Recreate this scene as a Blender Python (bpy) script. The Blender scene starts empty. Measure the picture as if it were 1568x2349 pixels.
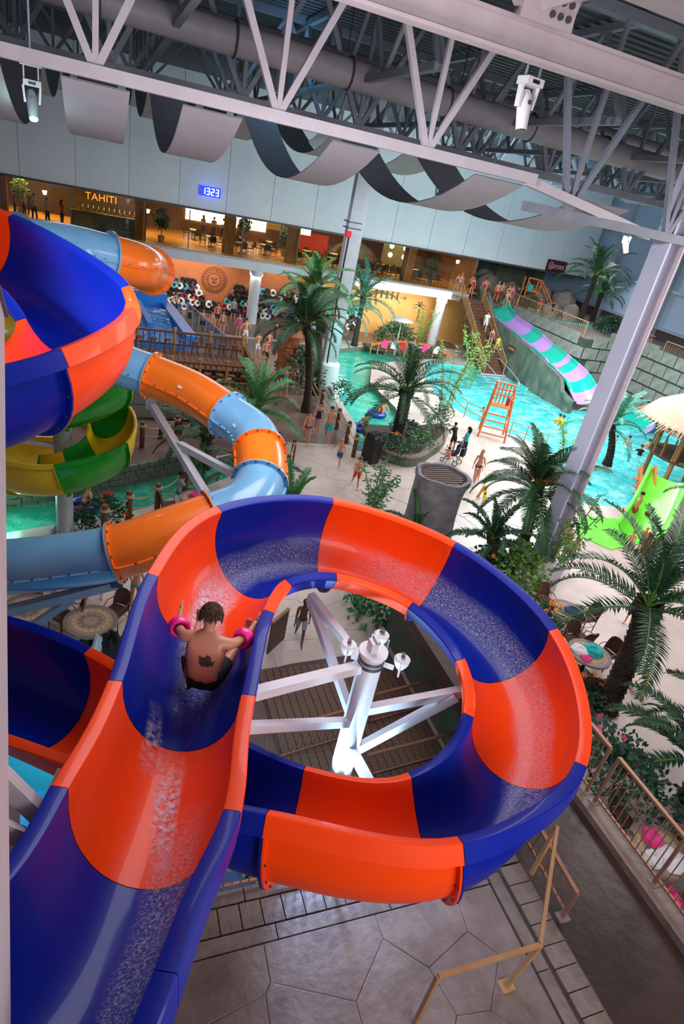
import bpy, bmesh, math, random
from math import sin, cos, pi, sqrt, atan2, radians
from mathutils import Vector as V, Matrix, noise
import mathutils.geometry as mg
SC = bpy.context.scene
COL = SC.collection
random.seed(7)
# ------------------------------------------------------------------ camera
FPX = 1412.0
EYE = V((0, 0, 11))
RM = Matrix(((0.930359314, 0.000898313, 0.366647979), (-0.317144051, -0.499833494, 0.805969062), (0.183986953, -0.866121049, -0.464739852)))
cd = bpy.data.cameras.new('camera'); cam = bpy.data.objects.new('camera', cd); COL.objects.link(cam)
cd.sensor_fit = 'VERTICAL'; cd.sensor_height = 36; cd.lens = FPX / 2349 * 36; cd.clip_start = .05; cd.clip_end = 500
r, d, f = RM.col[0], RM.col[1], RM.col[2]
cam.matrix_world = Matrix(((r[0], -d[0], -f[0], 0), (r[1], -d[1], -f[1], 0), (r[2], -d[2], -f[2], 11), (0, 0, 0, 1)))
SC.camera = cam
def ray(px, py): return RM @ V((px - 784, py - 1174.5, FPX))
def G(px, py, z=0.0):
    """the point of the photograph's pixel on the level z"""
    r = ray(px, py); t = (z - 11) / r[2]; return V((r[0] * t, r[1] * t, z))
def GY(px, py, y):
    r = ray(px, py); t = y / r[1]; return V((r[0] * t, y, 11 + r[2] * t))
# ------------------------------------------------------------------ world, light, exposure
w = bpy.data.worlds.new('hall_air'); SC.world = w; w.use_nodes = True
w.node_tree.nodes['Background'].inputs[0].default_value = (.44, .45, .54, 1)
w.node_tree.nodes['Background'].inputs[1].default_value = .32
SC.view_settings.view_transform = 'Standard'; SC.view_settings.look = 'None'
SC.view_settings.exposure = 0; SC.view_settings.gamma = 1; SC.view_settings.use_curve_mapping = False
def light(kind, loc, power, color=(1, 1, 1), size=1.0, target=None, sizey=None, spot=60, name='hall_and_fill_light'):
    l = bpy.data.lights.new(name, kind); l.energy = power; l.color = color
    if kind == 'AREA':
        l.size = size
        if sizey: l.shape = 'RECTANGLE'; l.size_y = sizey
    elif kind == 'SPOT':
        l.spot_size = radians(spot); l.spot_blend = .6; l.shadow_soft_size = size
    else: l.shadow_soft_size = size
    o = bpy.data.objects.new(name, l); COL.objects.link(o); o.location = loc
    if target is not None: o.rotation_euler = (V(target) - V(loc)).to_track_quat('-Z', 'Y').to_euler()
    return o
light('AREA', (24, 27, 11.3), 4600, (1, .95, .97), 12, (24, 27, 0), 16)          # over the pool deck
light('AREA', (19, 9.5, 11.3), 1150, (1, .93, .93), 6, (16, 11, 0), 6)            # over the tables at the right
light('AREA', (4, 9.5, 11.4), 480, (.97, .95, 1), 5, (4, 8, 4), 4)              # over the flume loop
light('AREA', (5, 30, 11.3), 1300, (1, .95, .95), 9, (4, 30, 0), 12)             # over the surf deck
light('AREA', (24, 32, 9.8), 1700, (.85, .97, 1), 14, (20, 50, 10.5), 3)             # washes the white wall
light('AREA', (2, 8, 9.6), 260, (1, .9, .95), 6, (4, 15, 13.5), 2)               # added fill that brightens the near truss
light('SPOT', (-9, 7, 12.5), 9500, (.95, .95, 1), .5, (14, 14, 7.5), spot=34, name='column_fill_spot')  # unseen spot added to lighten the left face of the right column
light('AREA', (9, -5, 9.5), 250, (1, .95, .97), 4, (14, 14, 9), 4)              # fill added behind the viewpoint for the tall right column
light('AREA', (4, -4, 9), 800, (1, .95, .95), 5, (9, 9, 14.5), 4)                # unseen fill, added to lift the near ceiling
light('SPOT', (2.9, 5.6, 4.0), 650, (.35, .55, 1), .12, (3.7, 3.0, 3), spot=95, name='blue_spot')
# ------------------------------------------------------------------ materials
def lin(c):
    if isinstance(c, str): c = tuple(int(c[i:i + 2], 16) / 255 for i in (0, 2, 4))
    return tuple((x / 12.92 if x <= .04045 else ((x + .055) / 1.055) ** 2.4) for x in c) + (1,)
MATS = {}
def mat(name, col, rough=.5, metal=0, col2=None, nscale=3, bump=0, bscale=None, coat=0, emit=0, ecol=None, spec=.5, kind='noise', trans=0, alpha=1, stretch=None, ior=1.45):
    m = bpy.data.materials.new(name); m.use_nodes = True; nt = m.node_tree; N = nt.nodes; L = nt.links
    b = N['Principled BSDF']; c = lin(col)
    b.inputs['Base Color'].default_value = c; b.inputs['Roughness'].default_value = rough; b.inputs['Metallic'].default_value = metal
    b.inputs['Coat Weight'].default_value = coat; b.inputs['Coat Roughness'].default_value = .06; b.inputs['Specular IOR Level'].default_value = spec
    b.inputs['Transmission Weight'].default_value = trans; b.inputs['Alpha'].default_value = alpha; b.inputs['IOR'].default_value = ior
    if emit: b.inputs['Emission Color'].default_value = lin(ecol or col); b.inputs['Emission Strength'].default_value = emit
    if col2 or bump:
        tc = N.new('ShaderNodeTexCoord'); mp = N.new('ShaderNodeMapping'); L.new(tc.outputs['Object'], mp.inputs[0])
        if stretch: mp.inputs['Scale'].default_value = stretch
        if kind == 'voronoi': t = N.new('ShaderNodeTexVoronoi'); out = t.outputs['Distance']
        elif kind == 'wave': t = N.new('ShaderNodeTexWave'); t.inputs['Distortion'].default_value = 3; out = t.outputs['Fac']
        else: t = N.new('ShaderNodeTexNoise'); t.inputs['Detail'].default_value = 6; t.inputs['Roughness'].default_value = .62; out = t.outputs['Fac']
        t.inputs['Scale'].default_value = nscale; L.new(mp.outputs[0], t.inputs['Vector'])
        if col2:
            r = N.new('ShaderNodeValToRGB'); r.color_ramp.elements[0].position = .32; r.color_ramp.elements[1].position = .68
            r.color_ramp.elements[0].color = c; r.color_ramp.elements[1].color = lin(col2)
            L.new(out, r.inputs[0]); L.new(r.outputs[0], b.inputs['Base Color'])
        if bump:
            t2 = t
            if bscale:
                t2 = N.new('ShaderNodeTexNoise'); t2.inputs['Scale'].default_value = bscale; t2.inputs['Detail'].default_value = 4; L.new(mp.outputs[0], t2.inputs['Vector']); out = t2.outputs['Fac']
            bp = N.new('ShaderNodeBump'); bp.inputs['Strength'].default_value = min(1, bump); bp.inputs['Distance'].default_value = .05 * max(1, bump)
            L.new(out, bp.inputs['Height']); L.new(bp.outputs[0], b.inputs['Normal'])
    MATS[name] = m; return m
# fibreglass
mat('orange_gel', 'F8480A', .4, coat=.12, spec=.22, col2='F24208', nscale=2)
mat('blue_gel', '051C8C', .4, coat=.12, spec=.2, col2='062090', nscale=2)
mat('tube_orange', 'F57A1C', .3, coat=.4, col2='EE7018', nscale=2)
mat('tube_blue', '78AFD6', .3, coat=.4, col2='6CA6D0', nscale=2)
mat('spiral_green', '12901C', .3, coat=.4, col2='0E8418', nscale=2)
mat('spiral_yellow', 'E8C01C', .3, coat=.4, col2='DEB418', nscale=2)
mat('teal_gel', '18B09C', .25, coat=.5); mat('lilac_gel', 'C08CD8', .25, coat=.5); mat('lime_gel', '6CE03C', .3, coat=.4)
mat('bolt_steel', '5A5A62', .4, .6)
mat('white_steel', 'D8D6DC', .35, col2='CFCBD2', nscale=4)
mat('galvanised', 'B4BAC2', .4, .3, col2='A6AEB8', nscale=3)
mat('beam_paint', 'BEB2B6', .45, col2='B2A6AA', nscale=1.5)
mat('dark_plate', '4E464A', .5)
mat('rail_bronze', '8E6450', .45, .3, col2='9C7058', nscale=5)
mat('rail_tan', 'B98A60', .5, col2='A87B50', nscale=4)
mat('patio_stone', '8A7870', .5, col2='65554F', nscale=1.6, bump=.35, bscale=9)
mat('patio_grout', '544A48', .8, col2='463E3C', nscale=3)
mat('border_brick', '86756C', .5, col2='6A5A52', nscale=3, bump=.3, bscale=12)
mat('dark_walk', '42302A', .35, col2='2A1E1A', nscale=.9, bump=.12, bscale=6)
mat('deck_concrete', 'CDBFB8', .32, col2='AE9E98', nscale=.5, bump=.12, bscale=3)
mat('deck_flag', 'CFC2BA', .3, col2='B2A49C', nscale=.8, bump=.12, bscale=4)
mat('brown_walk', '7A625A', .28, col2='5C4842', nscale=.6, bump=.12, bscale=4)
mat('wood_plank', '6E5040', .6, col2='523A30', nscale=2, stretch=(1, 8, 1), bump=.2)
mat('log_wood', 'B98C52', .6, col2='9A6E3C', nscale=4, stretch=(1, 1, .3), bump=.2)
mat('dark_log', '6B4228', .6, col2='54301C', nscale=4, stretch=(1, 1, .3), bump=.2)
mat('rope', 'BCA684', .8, col2='A08A68', nscale=30)
mat('wicker', '5E4236', .7, col2='3C2A24', nscale=40)
mat('rattan_frame', '7C4628', .5)
mat('mosaic_top', 'A8907A', .5, col2='8A7462', nscale=12)
mat('black_plastic', '1A1A1C', .4); mat('grey_plastic', '55555A', .5)
mat('rock_grey', '908E94', .7, col2='68666C', nscale=2.2, bump=1.2, bscale=3)
mat('block_stone', '8C8A80', .8, col2='6E7068', nscale=1.5, bump=.6, bscale=6)
mat('block_joint', '3C423C', .9)
mat('river_stone', '6E7464', .75, col2='54604E', nscale=2, bump=.6, bscale=7)
mat('rock_wall', '6A7466', .8, col2='4A564C', nscale=1.2, bump=1.2, bscale=2, stretch=(1.5, 1.5, .35))
mat('leaf', '2E5C38', .5, col2='22482C', nscale=3)
mat('leaf_bright', '4E8A52', .5, col2='3A7444', nscale=3)
mat('leaf_teal', '3C8C78', .5, col2='2F7868', nscale=3)  # cyan light on the palms is put into this leaf colour
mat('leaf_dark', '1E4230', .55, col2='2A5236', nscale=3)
mat('leaf_yellowgreen', '6C9440', .5, col2='4E7A30', nscale=3)
mat('palm_bark', '4A3C34', .85, col2='2C2622', nscale=7, bump=.5)
mat('orange_stem', 'D8882C', .5, col2='B06A20', nscale=5)
mat('petal_orange', 'F0882C', .5); mat('petal_red', 'D8202C', .5)
mat('skin', 'D29474', .5, col2='C88868', nscale=6); mat('skin_dark', '6A4030', .5, col2='5C3628', nscale=6); mat('skin_tan', 'B87A5C', .5, col2='AC7052', nscale=6)
for n, c in dict(hair_dark='241812', hair_brown='4A3020', hair_blond='B08C58', cloth_black='16161A', cloth_red='C82824', cloth_blue='2C4C9C', cloth_white='D8D8DC', cloth_pink='E8408C', cloth_teal='18B0B0', cloth_green='3C7838', cloth_yellow='E8C028', cloth_grey='8890A0', cloth_orange='E86A2C', cloth_navy='20284C', cloth_purple='7A3C8C', cloth_plaid='6C5C64').items():
    mat(n, c, .8)
mat('floaty_pink', 'F0208C', .35, coat=.3)
def water(name, col, rough=.04, wscale=6, bump=.35, depth_mix=.55, emit=0, foam=None):
    m = bpy.data.materials.new(name); m.use_nodes = True; nt = m.node_tree; N = nt.nodes; L = nt.links
    b = N['Principled BSDF']; b.inputs['Base Color'].default_value = lin(col); b.inputs['Roughness'].default_value = rough
    b.inputs['Alpha'].default_value = depth_mix; b.inputs['IOR'].default_value = 1.33
    tc = N.new('ShaderNodeTexCoord'); t = N.new('ShaderNodeTexNoise'); t.inputs['Scale'].default_value = wscale; t.inputs['Detail'].default_value = 3; t.inputs['Distortion'].default_value = .6
    L.new(tc.outputs['Object'], t.inputs['Vector']); bp = N.new('ShaderNodeBump'); bp.inputs['Strength'].default_value = bump; bp.inputs['Distance'].default_value = .12
    L.new(t.outputs['Fac'], bp.inputs['Height']); L.new(bp.outputs[0], b.inputs['Normal'])
    r = N.new('ShaderNodeValToRGB'); e = r.color_ramp.elements; e[0].position = .45; e[0].color = lin(col); e[1].position = .62; e[1].color = lin(foam or 'C8F4F4')
    t2 = N.new('ShaderNodeTexNoise'); t2.inputs['Scale'].default_value = wscale * .7; t2.inputs['Detail'].default_value = 8; t2.inputs['Roughness'].default_value = .75; L.new(tc.outputs['Object'], t2.inputs['Vector'])
    L.new(t2.outputs['Fac'], r.inputs[0]); L.new(r.outputs[0], b.inputs['Base Color'])
    MATS[name] = m; return m
water('pool_water', '2CC4C8', wscale=2.2, foam='A8F0F0')
water('river_water', '20B898', wscale=1.6, foam='70E0C8')
water('surf_water', '2C84D8', wscale=1.5, foam='78C0F0')
mat('pool_floor', '58D8DC', .5, col2='48CCD2', nscale=.6)
mat('river_floor', '40D0AC', .5, col2='30BC98', nscale=.6)
# glass
def glass(name, col, alpha):
    m = bpy.data.materials.new(name); m.use_nodes = True; nt = m.node_tree; N = nt.nodes; L = nt.links
    N.remove(N['Principled BSDF']); o = N['Material Output']; t = N.new('ShaderNodeBsdfTransparent'); g = N.new('ShaderNodeBsdfGlossy'); mx = N.new('ShaderNodeMixShader')
    t.inputs[0].default_value = lin(col); g.inputs['Roughness'].default_value = .03; mx.inputs[0].default_value = alpha
    L.new(t.outputs[0], mx.inputs[1]); L.new(g.outputs[0], mx.inputs[2]); L.new(mx.outputs[0], o.inputs[0]); MATS[name] = m
glass('window_glass', 'F2E6D0', .06); glass('clear_panel', 'E0F0F4', .12)
# ------------------------------------------------------------------ mesh helpers
class MB:
    def __init__(s): s.v = []; s.f = []; s.mi = []; s.m = 0
    def add(s, vs, fs):
        n = len(s.v); s.v += [tuple(p) for p in vs]; s.f += [tuple(i + n for i in f) for f in fs]; s.mi += [s.m] * len(fs); return s
    def box(s, c, d, rz=0, mtx=None):
        x, y, z = d[0] / 2, d[1] / 2, d[2] / 2
        vs = [V((a * x, b * y, e * z)) for a in (-1, 1) for b in (-1, 1) for e in (-1, 1)]
        M = mtx or Matrix.Rotation(rz, 3, 'Z')
        vs = [M @ p + V(c) for p in vs]
        return s.add(vs, [(0, 1, 3, 2), (4, 6, 7, 5), (0, 4, 5, 1), (2, 3, 7, 6), (0, 2, 6, 4), (1, 5, 7, 3)])
    def bar(s, p, q, w=.1, h=None, up=(0, 0, 1)):
        p, q = V(p), V(q); h = h or w; t = (q - p).normalized(); u = V(up)
        if abs(t.dot(u)) > .98: u = V((0, 1, 0))
        a = t.cross(u).normalized() * w / 2; b = a.cross(t).normalized() * h / 2
        vs = [P + x * a + y * b for P in (p, q) for x, y in ((-1, -1), (1, -1), (1, 1), (-1, 1))]
        return s.add(vs, [(0, 3, 2, 1), (4, 5, 6, 7), (0, 1, 5, 4), (1, 2, 6, 5), (2, 3, 7, 6), (3, 0, 4, 7)])
    def tube(s, pts, r, n=8, cap=True, closed=False):
        pts = [V(p) for p in pts]; m = len(pts); R = r if isinstance(r, (list, tuple)) else [r] * m
        vs = []; u = None
        for i, p in enumerate(pts):
            a = pts[(i - 1) % m] if (i or closed) else p; b = pts[(i + 1) % m] if (i < m - 1 or closed) else p
            t = (b - a).normalized()
            if u is None: u = t.orthogonal().normalized()
            u = (u - t * u.dot(t)).normalized(); w = t.cross(u)
            vs += [p + R[i] * (cos(2 * pi * k / n) * u + sin(2 * pi * k / n) * w) for k in range(n)]
        fs = []
        for i in range(m if closed else m - 1):
            j = (i + 1) % m
            fs += [(i * n + k, i * n + (k + 1) % n, j * n + (k + 1) % n, j * n + k) for k in range(n)]
        if cap and not closed: fs += [tuple(range(n - 1, -1, -1)), tuple((m - 1) * n + k for k in range(n))]
        return s.add(vs, fs)
    def cyl(s, p, q, r, n=10, r2=None): return s.tube([p, q], [r, r if r2 is None else r2], n)
    def lathe(s, prof, c=(0, 0, 0), n=16):
        vs = []; c = V(c)
        for r, z in prof: vs += [c + V((r * cos(2 * pi * k / n), r * sin(2 * pi * k / n), z)) for k in range(n)]
        fs = [(i * n + k, i * n + (k + 1) % n, (i + 1) * n + (k + 1) % n, (i + 1) * n + k) for i in range(len(prof) - 1) for k in range(n)]
        if prof[0][0] > 1e-4: fs.append(tuple(range(n - 1, -1, -1)))
        if prof[-1][0] > 1e-4: fs.append(tuple((len(prof) - 1) * n + k for k in range(n)))
        return s.add(vs, fs)
    def ball(s, c, r, n=10, m=6):
        r = V(r) if not isinstance(r, (int, float)) else V((r, r, r)); c = V(c)
        vs = [c + V((0, 0, -r.z))]
        for i in range(1, m):
            a = -pi / 2 + pi * i / m; vs += [c + V((r.x * cos(a) * cos(2 * pi * k / n), r.y * cos(a) * sin(2 * pi * k / n), r.z * sin(a))) for k in range(n)]
        vs.append(c + V((0, 0, r.z))); fs = [(0, 1 + (k + 1) % n, 1 + k) for k in range(n)]
        for i in range(m - 2): fs += [(1 + i * n + k, 1 + i * n + (k + 1) % n, 1 + (i + 1) * n + (k + 1) % n, 1 + (i + 1) * n + k) for k in range(n)]
        l = 1 + (m - 2) * n; fs += [(l + k, l + (k + 1) % n, len(vs) - 1) for k in range(n)]
        return s.add(vs, fs)
    def prism(s, poly, z0, z1):
        """upright slab over a (possibly concave) polygon"""
        P = [V((p[0], p[1])) for p in poly]
        ar = sum(P[i - 1].cross(P[i]) for i in range(len(P)))
        if ar < 0: P.reverse()
        n = len(P); vs = [(p.x, p.y, z0) for p in P] + [(p.x, p.y, z1) for p in P]
        tri = mg.tessellate_polygon([[V((p.x, p.y, 0)) for p in P]])
        fs = []
        for t in tri:
            a, b, c = t; k = (P[b] - P[a]).cross(P[c] - P[a])
            if k < 0: t = (a, c, b)
            fs.append(tuple(i + n for i in t)); fs.append(tuple(reversed(t)))
        fs += [(i, (i + 1) % n, n + (i + 1) % n, n + i) for i in range(n)]
        return s.add(vs, fs)
    def grid(s, rows, flip=False, close=False):
        m = len(rows[0]); vs = [p for r in rows for p in r]; fs = []
        for i in range(len(rows) - 1):
            for k in range(m if close else m - 1):
                q = (i * m + k, i * m + (k + 1) % m, (i + 1) * m + (k + 1) % m, (i + 1) * m + k); fs.append(q[::-1] if flip else q)
        return s.add(vs, fs)
    def mesh(s, name, mats, smooth=False):
        me = bpy.data.meshes.new(name); me.from_pydata(s.v, [], s.f)
        for m in (mats if isinstance(mats, (list, tuple)) else [mats]): me.materials.append(MATS[m] if isinstance(m, str) else m)
        if isinstance(mats, (list, tuple)): me.polygons.foreach_set('material_index', s.mi)
        if smooth: me.polygons.foreach_set('use_smooth', [True] * len(s.f)); me.set_sharp_from_angle(angle=radians(42))
        me.update(); return me
    def build(s, name, mats, parent=None, smooth=False, **kw): return link(name, s.mesh(name, mats, smooth), parent, **kw)
def props(o, label=None, cat=None, group=None, kind=None):
    if label: o['label'] = label
    if cat: o['category'] = cat
    if group: o['group'] = group
    if kind: o['kind'] = kind
    return o
def link(name, me, parent=None, label=None, cat=None, group=None, kind=None, loc=None, rz=None):
    o = bpy.data.objects.new(name, me); COL.objects.link(o)
    if parent is not None: o.parent = parent
    if loc is not None: o.location = loc
    if rz is not None: o.rotation_euler = (0, 0, rz)
    return props(o, label, cat, group, kind)
def thing(name, label, cat, loc=(0, 0, 0), rz=0, group=None): return link(name, None, None, label, cat, group, None, loc, rz)
def dup(o, loc=None, rz=None, label=None, group=None, scale=None, parent=None):
    kids = CH.get(o.name)
    if kids is None: kids = CH[o.name] = list(o.children)
    c = o.copy(); COL.objects.link(c)
    if parent is not None: c.parent = parent
    if loc is not None: c.location = loc
    if rz is not None: c.rotation_euler = (0, 0, rz)
    if label: c['label'] = label
    if group: c['group'] = group
    if scale: c.scale = (scale,) * 3 if isinstance(scale, (int, float)) else scale
    for k in kids: dup(k, parent=c)
    return c
CH = {}
def catmull(pts, k):
    """k samples per span through every point"""
    P = [V(p) for p in pts]; P = [P[0] * 2 - P[1]] + P + [P[-1] * 2 - P[-2]]; out = []
    for i in range(1, len(P) - 2):
        a, b, c, d = P[i - 1:i + 3]
        for j in range(k):
            t = j / k; out.append(.5 * ((2 * b) + (c - a) * t + (2 * a - 5 * b + 4 * c - d) * t * t + (3 * b - a - 3 * c + d) * t ** 3))
    return out + [P[-2].copy()]
def struct(name, mb, m, parent=None, smooth=False): return mb.build(name, m, parent, smooth, kind='structure')
# ------------------------------------------------------------------ open flumes
def flume(th, Ls, Rs, cols, D=.86, K=10, lipw=.13, liph=.2, names=('orange_gel', 'blue_gel'), NU=18, flange=True, rimcols=None, start=0, end=None, thick=.03):
    L = catmull(Ls, K); R = catmull(Rs, K); n = len(L); fr = []
    for i in range(n):
        a, b = max(i - 1, 0), min(i + 1, n - 1); t = ((L[b] + R[b]) - (L[a] + R[a])).normalized()
        u = (L[i] - R[i]); wd = u.length / 2; u.normalize(); u = (u - t * u.dot(t)).normalized(); nn = t.cross(u).normalized()
        if nn.z > 0: nn = -nn
        fr.append(((L[i] + R[i]) / 2, u, nn, wd, t))
    def prof(F, off=0.0):
        M, u, nn, wd, t = F; return [M + u * (-cos(pi * k / NU)) * (wd + off) + nn * (sin(pi * k / NU) ** .85) * (D + off) for k in range(NU + 1)]
    for s, c in enumerate(cols):
        if c is None: continue
        rng = [fr[i] for i in range(s * K, (s + 1) * K + 1)]
        g = .004
        M, u, nn, wd, t = rng[0]; rng[0] = (M + t * g, u, nn, wd, t)
        M, u, nn, wd, t = rng[-1]; rng[-1] = (M - t * g, u, nn, wd, t)
        mb = MB(); ins = [prof(F) for F in rng]; mb.grid(ins); mb.grid([prof(F, thick) for F in rng], True)
        sec = mb.build('flume_section', names[c], th, True, label='%s flume section' % names[c].split('_')[0] if names[c].split('_')[0] in ('orange', 'blue') else None)
        for sd in (-1, 1):
            mb = MB(); rows = []
            for F in rng:
                M, u, nn, wd, t = F; e = M + u * sd * wd; o = u * sd
                rows.append([e + nn * .012, e - nn * .004 , e - nn * .012 + o * .012, e + o * lipw - nn * .012, e + o * (lipw + .012), e + o * (lipw + .012) + nn * liph, e + o * (lipw - .005) + nn * liph, e + o * (lipw - .012) + nn * .02, e + o * thick + nn * .02])
            mb.grid(rows, sd < 0, False)
            for r_, fl in ((rows[0], False), (rows[-1], True)): mb.add(r_, [tuple(range(len(r_)))])
            mb.build('rim', names[c], sec, True)
        if flange:
            for F, sg in ((rng[0], 1), (rng[-1], -1)):
                M, u, nn, wd, t = F; a = prof(F, thick); b = prof(F, .11)
                for x in (0, -1): b[x] = b[x] + nn * .02
                mb = MB(); T = t * .022 * sg
                ring = [a, b, [p + T for p in b], [p + T for p in a]]
                mb.grid(ring + [ring[0]], sg > 0)
                mb.m = 1
                for k in range(1, NU, 2):
                    c0 = (prof(F, .07)[k]); mb.cyl(c0 - T * .2, c0 + T * 1.9, .014, 5)
                mb.build('joint_flange', [names[c], 'bolt_steel'], sec, True)
    return fr
th = thing('body_slide', 'open orange and blue looping flume with a rider, around the lit white pole', 'water slide')
LS = [(-1.45, 1.6, 7.15), (-.74, 2.34, 6.86), (-.26, 3.19, 6.6), (.24, 4.8, 6.33), (.72, 6.35, 6.5), (1.59, 7.54, 6.63), (3.31, 7.92, 6.58), (5.1, 6.97, 6.37), (5.76, 5.17, 6.16), (5.12, 3.53, 5.83), (3.24, 2.83, 5.81), (1.47, 3.56, 5.67), (.1, 4.64, 5.2), (-.96, 5.8, 4.6), (-2.2, 6.9, 4.2), (-3.6, 7.6, 3.9)]
RS = [(-.3, .75, 7.5), (.25, 1.73, 7.12), (.94, 3.25, 6.52), (1.3, 4.31, 6.36), (1.77, 5.58, 6.35), (2.36, 6.5, 6.21), (3.29, 6.74, 6.08), (4.28, 6.19, 5.89), (4.62, 5.16, 5.69), (4.08, 4.08, 5.66), (3.25, 3.89, 5.24), (2.26, 4.38, 5.0), (1.05, 5.47, 4.89), (-.29, 6.89, 4.83), (-1.5, 8.05, 4.55), (-3.1, 8.9, 4.3)]
MAINFR = flume(th, LS, RS, [1, 1, 0, 1, 0, 1, 0, 1, 0, 1, 0, 1, 0, 1, 0])
# upper bend at the left edge
cx, cy, z0, k_, ri, b_, Wd = -2.98, 9.44, 8.58, .38, 2.04, .5, 1.24
an = [2.6, 1.84, 1.08, .05, -.69, -1.45, -2.2]
an = [2.55, 1.85, 1.11, .04, -.69, -1.42, -2.15]
th = thing('upper_body_slide', 'open orange and blue slide bend high at the left edge, above the spiral', 'water slide')
flume(th, [(cx + (ri + Wd) * cos(a), cy + (ri + Wd) * sin(a), z0 + k_ * a + b_) for a in an][::1], [(cx + ri * cos(a), cy + ri * sin(a), z0 + k_ * a) for a in an], [1, 0, 1, 0, 1, 0])
# green and yellow spiral around its column
th = thing('spiral_slide', 'green and yellow spiral flume around a pale column at left', 'water slide')
sp = []; cx, cy = -.92, 17.6
AN = [radians(206 - 60 * i) for i in range(15)]
flume(th, [(cx + 1.9 * cos(a), cy + 1.9 * sin(a), 6.65 - .317 * i + .2) for i, a in enumerate(AN)], [(cx + .7 * cos(a), cy + .7 * sin(a), 6.65 - .317 * i) for i, a in enumerate(AN)], [(i + 1) % 2 for i in range(14)], D=1.0, K=8, names=('spiral_yellow', 'spiral_green'), NU=12, lipw=.07, liph=.12)
mb = MB(); mb.cyl((cx - .05, cy, .08), (cx - .05, cy, 7.2), .24, 18); c = mb.build('support_column', 'galvanised', None, True, label='pale grey steel column through the green and yellow spiral slide', cat='column')
mb = MB(); mb.lathe([(.5, 0), (.5, .04), (.26, .05)], (cx - .05, cy, .03), 18)
for k in range(8):
    a = k * pi / 4; mb.add([V((cx - .05, cy, 0)) + V((cos(a) * r_, sin(a) * r_, z)) for r_, z in ((.24, .06), (.42, .06), (.24, .45))], [(0, 1, 2)]); mb.cyl((cx - .05 + .44 * cos(a + .3), cy + .44 * sin(a + .3), .05), (cx - .05 + .44 * cos(a + .3), cy + .44 * sin(a + .3), .12), .03, 6)
mb.build('base_plate', 'galvanised', c)
for z, a in ((4.9, 3.3), (3.0, 3.2)):
    mb = MB(); mb.bar((cx, cy, z), (cx + 2.4 * cos(a), cy + 2.4 * sin(a), z + .35), .12); mb.build('support_arm', 'white_steel', c)
# closed tube slide, blue and orange by turns
def P_(px, py, z): return G(px, py, z)
TP = [(90, 540, 8.75), (170, 560, 8.7), (262, 590, 8.6)]
TC = [G(40, 560, 8.85), G(160, 572, 8.72), G(250, 592, 8.6)]
e = TC[-1]
TC += [e + V((.62, .35, -.12)), e + V((1.0, 1.2, -.35))]
TC2 = [G(90, 735, 6.75), G(225, 815, 6.5), G(348, 862, 6.3), G(440, 900, 6.2), G(522, 953, 6.05), G(577, 993, 5.95), G(595, 1035, 5.85), G(596, 1105, 5.62), G(560, 1160, 5.4), G(490, 1190, 5.2), G(380, 1228, 4.95), G(265, 1268, 4.65), G(140, 1288, 4.35), G(15, 1300, 4.1), G(-120, 1300, 3.8)]
tube = thing('tube_slide', 'closed light blue and orange tube slide curving between the open flumes', 'water slide')
def tubeslide(par, cs, seams, cols, R=.49, K=6):
    C = catmull(cs, K); n = len(C)
    fr = []
    for i in range(n):
        t = (C[min(i + 1, n - 1)] - C[max(i - 1, 0)]).normalized(); u = t.cross(V((0, 0, 1))).normalized(); w = u.cross(t)
        fr.append((C[i], u, w, t))
    def ring(F, r, off=0): return [F[0] + F[3] * off + r * (cos(2 * pi * k / 28) * F[1] + sin(2 * pi * k / 28) * F[2]) for k in range(28)]
    for s in range(len(seams) - 1):
        a, b = seams[s] * K, seams[s + 1] * K; rg = fr[a:b + 1]
        for half, nm in ((0, 'upper_shell'), (14, 'lower_shell')):
            mb = MB(); rows = []
            for F in rg:
                r_ = ring(F, R); rows.append([r_[(half + k) % 28] for k in range(15)])
            mb.grid(rows); 
            if half: # horizontal seam flanges with bolts
                for sd in (1, -1):
                    fl = [[F[0] + F[1] * sd * R - F[2] * .015, F[0] + F[1] * sd * (R + .05) - F[2] * .015, F[0] + F[1] * sd * (R + .05) + F[2] * .015, F[0] + F[1] * sd * R + F[2] * .015] for F in rg]
                    mb.grid(fl, sd > 0)
                    mb.m = 1
                    for F in rg[::2]: mb.box(F[0] + F[1] * sd * (R + .03) + F[2] * .02, (.035, .035, .03))
                    mb.m = 0
            c = 'tube_blue' if cols[s] else 'tube_orange'
            sec = mb.build(nm, [c, 'bolt_steel'], par, True, label='%s tube half' % ('light blue' if cols[s] else 'orange'))
            if half == 0:
                for F, sg in ((rg[0], 1), (rg[-1], -1)):
                    mb = MB(); rr = [ring(F, R - .01), ring(F, R + .075), ring(F, R + .075, sg * .03), ring(F, R - .01, sg * .03)]
                    mb.grid(rr, sg < 0, True); mb.m = 1
                    for k in range(0, 28, 2):
                        p = ring(F, R + .045, sg * .03)[k]; mb.box(p, (.035, .035, .035))
                    mb.build('joint_flange', [c, 'bolt_steel'], sec, True)
        if s == 1 or s == 2:
            F = rg[len(rg) // 2]; p = F[0] + F[1] * R * .93 + F[2] * R * .45; t = F[3]; nn = (p - F[0]).normalized(); u = t.cross(nn); p = p + nn * .005
            mb = MB(); mb.add([p - t * .06 - u * .03, p + t * .06 - u * .03, p + t * .06 + u * .03, p - t * .06 + u * .03], [(0, 1, 2, 3)]); mb.build('sticker', 'cloth_white', par, label='small white sticker')
tubeslide(tube, TC2, [0, 2, 4, 6, 7, 9, 11, 14], [1, 0, 1, 0, 1, 0, 1][:7])
tubeslide(tube, TC, [0, 2, 4], [1, 0])
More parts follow.
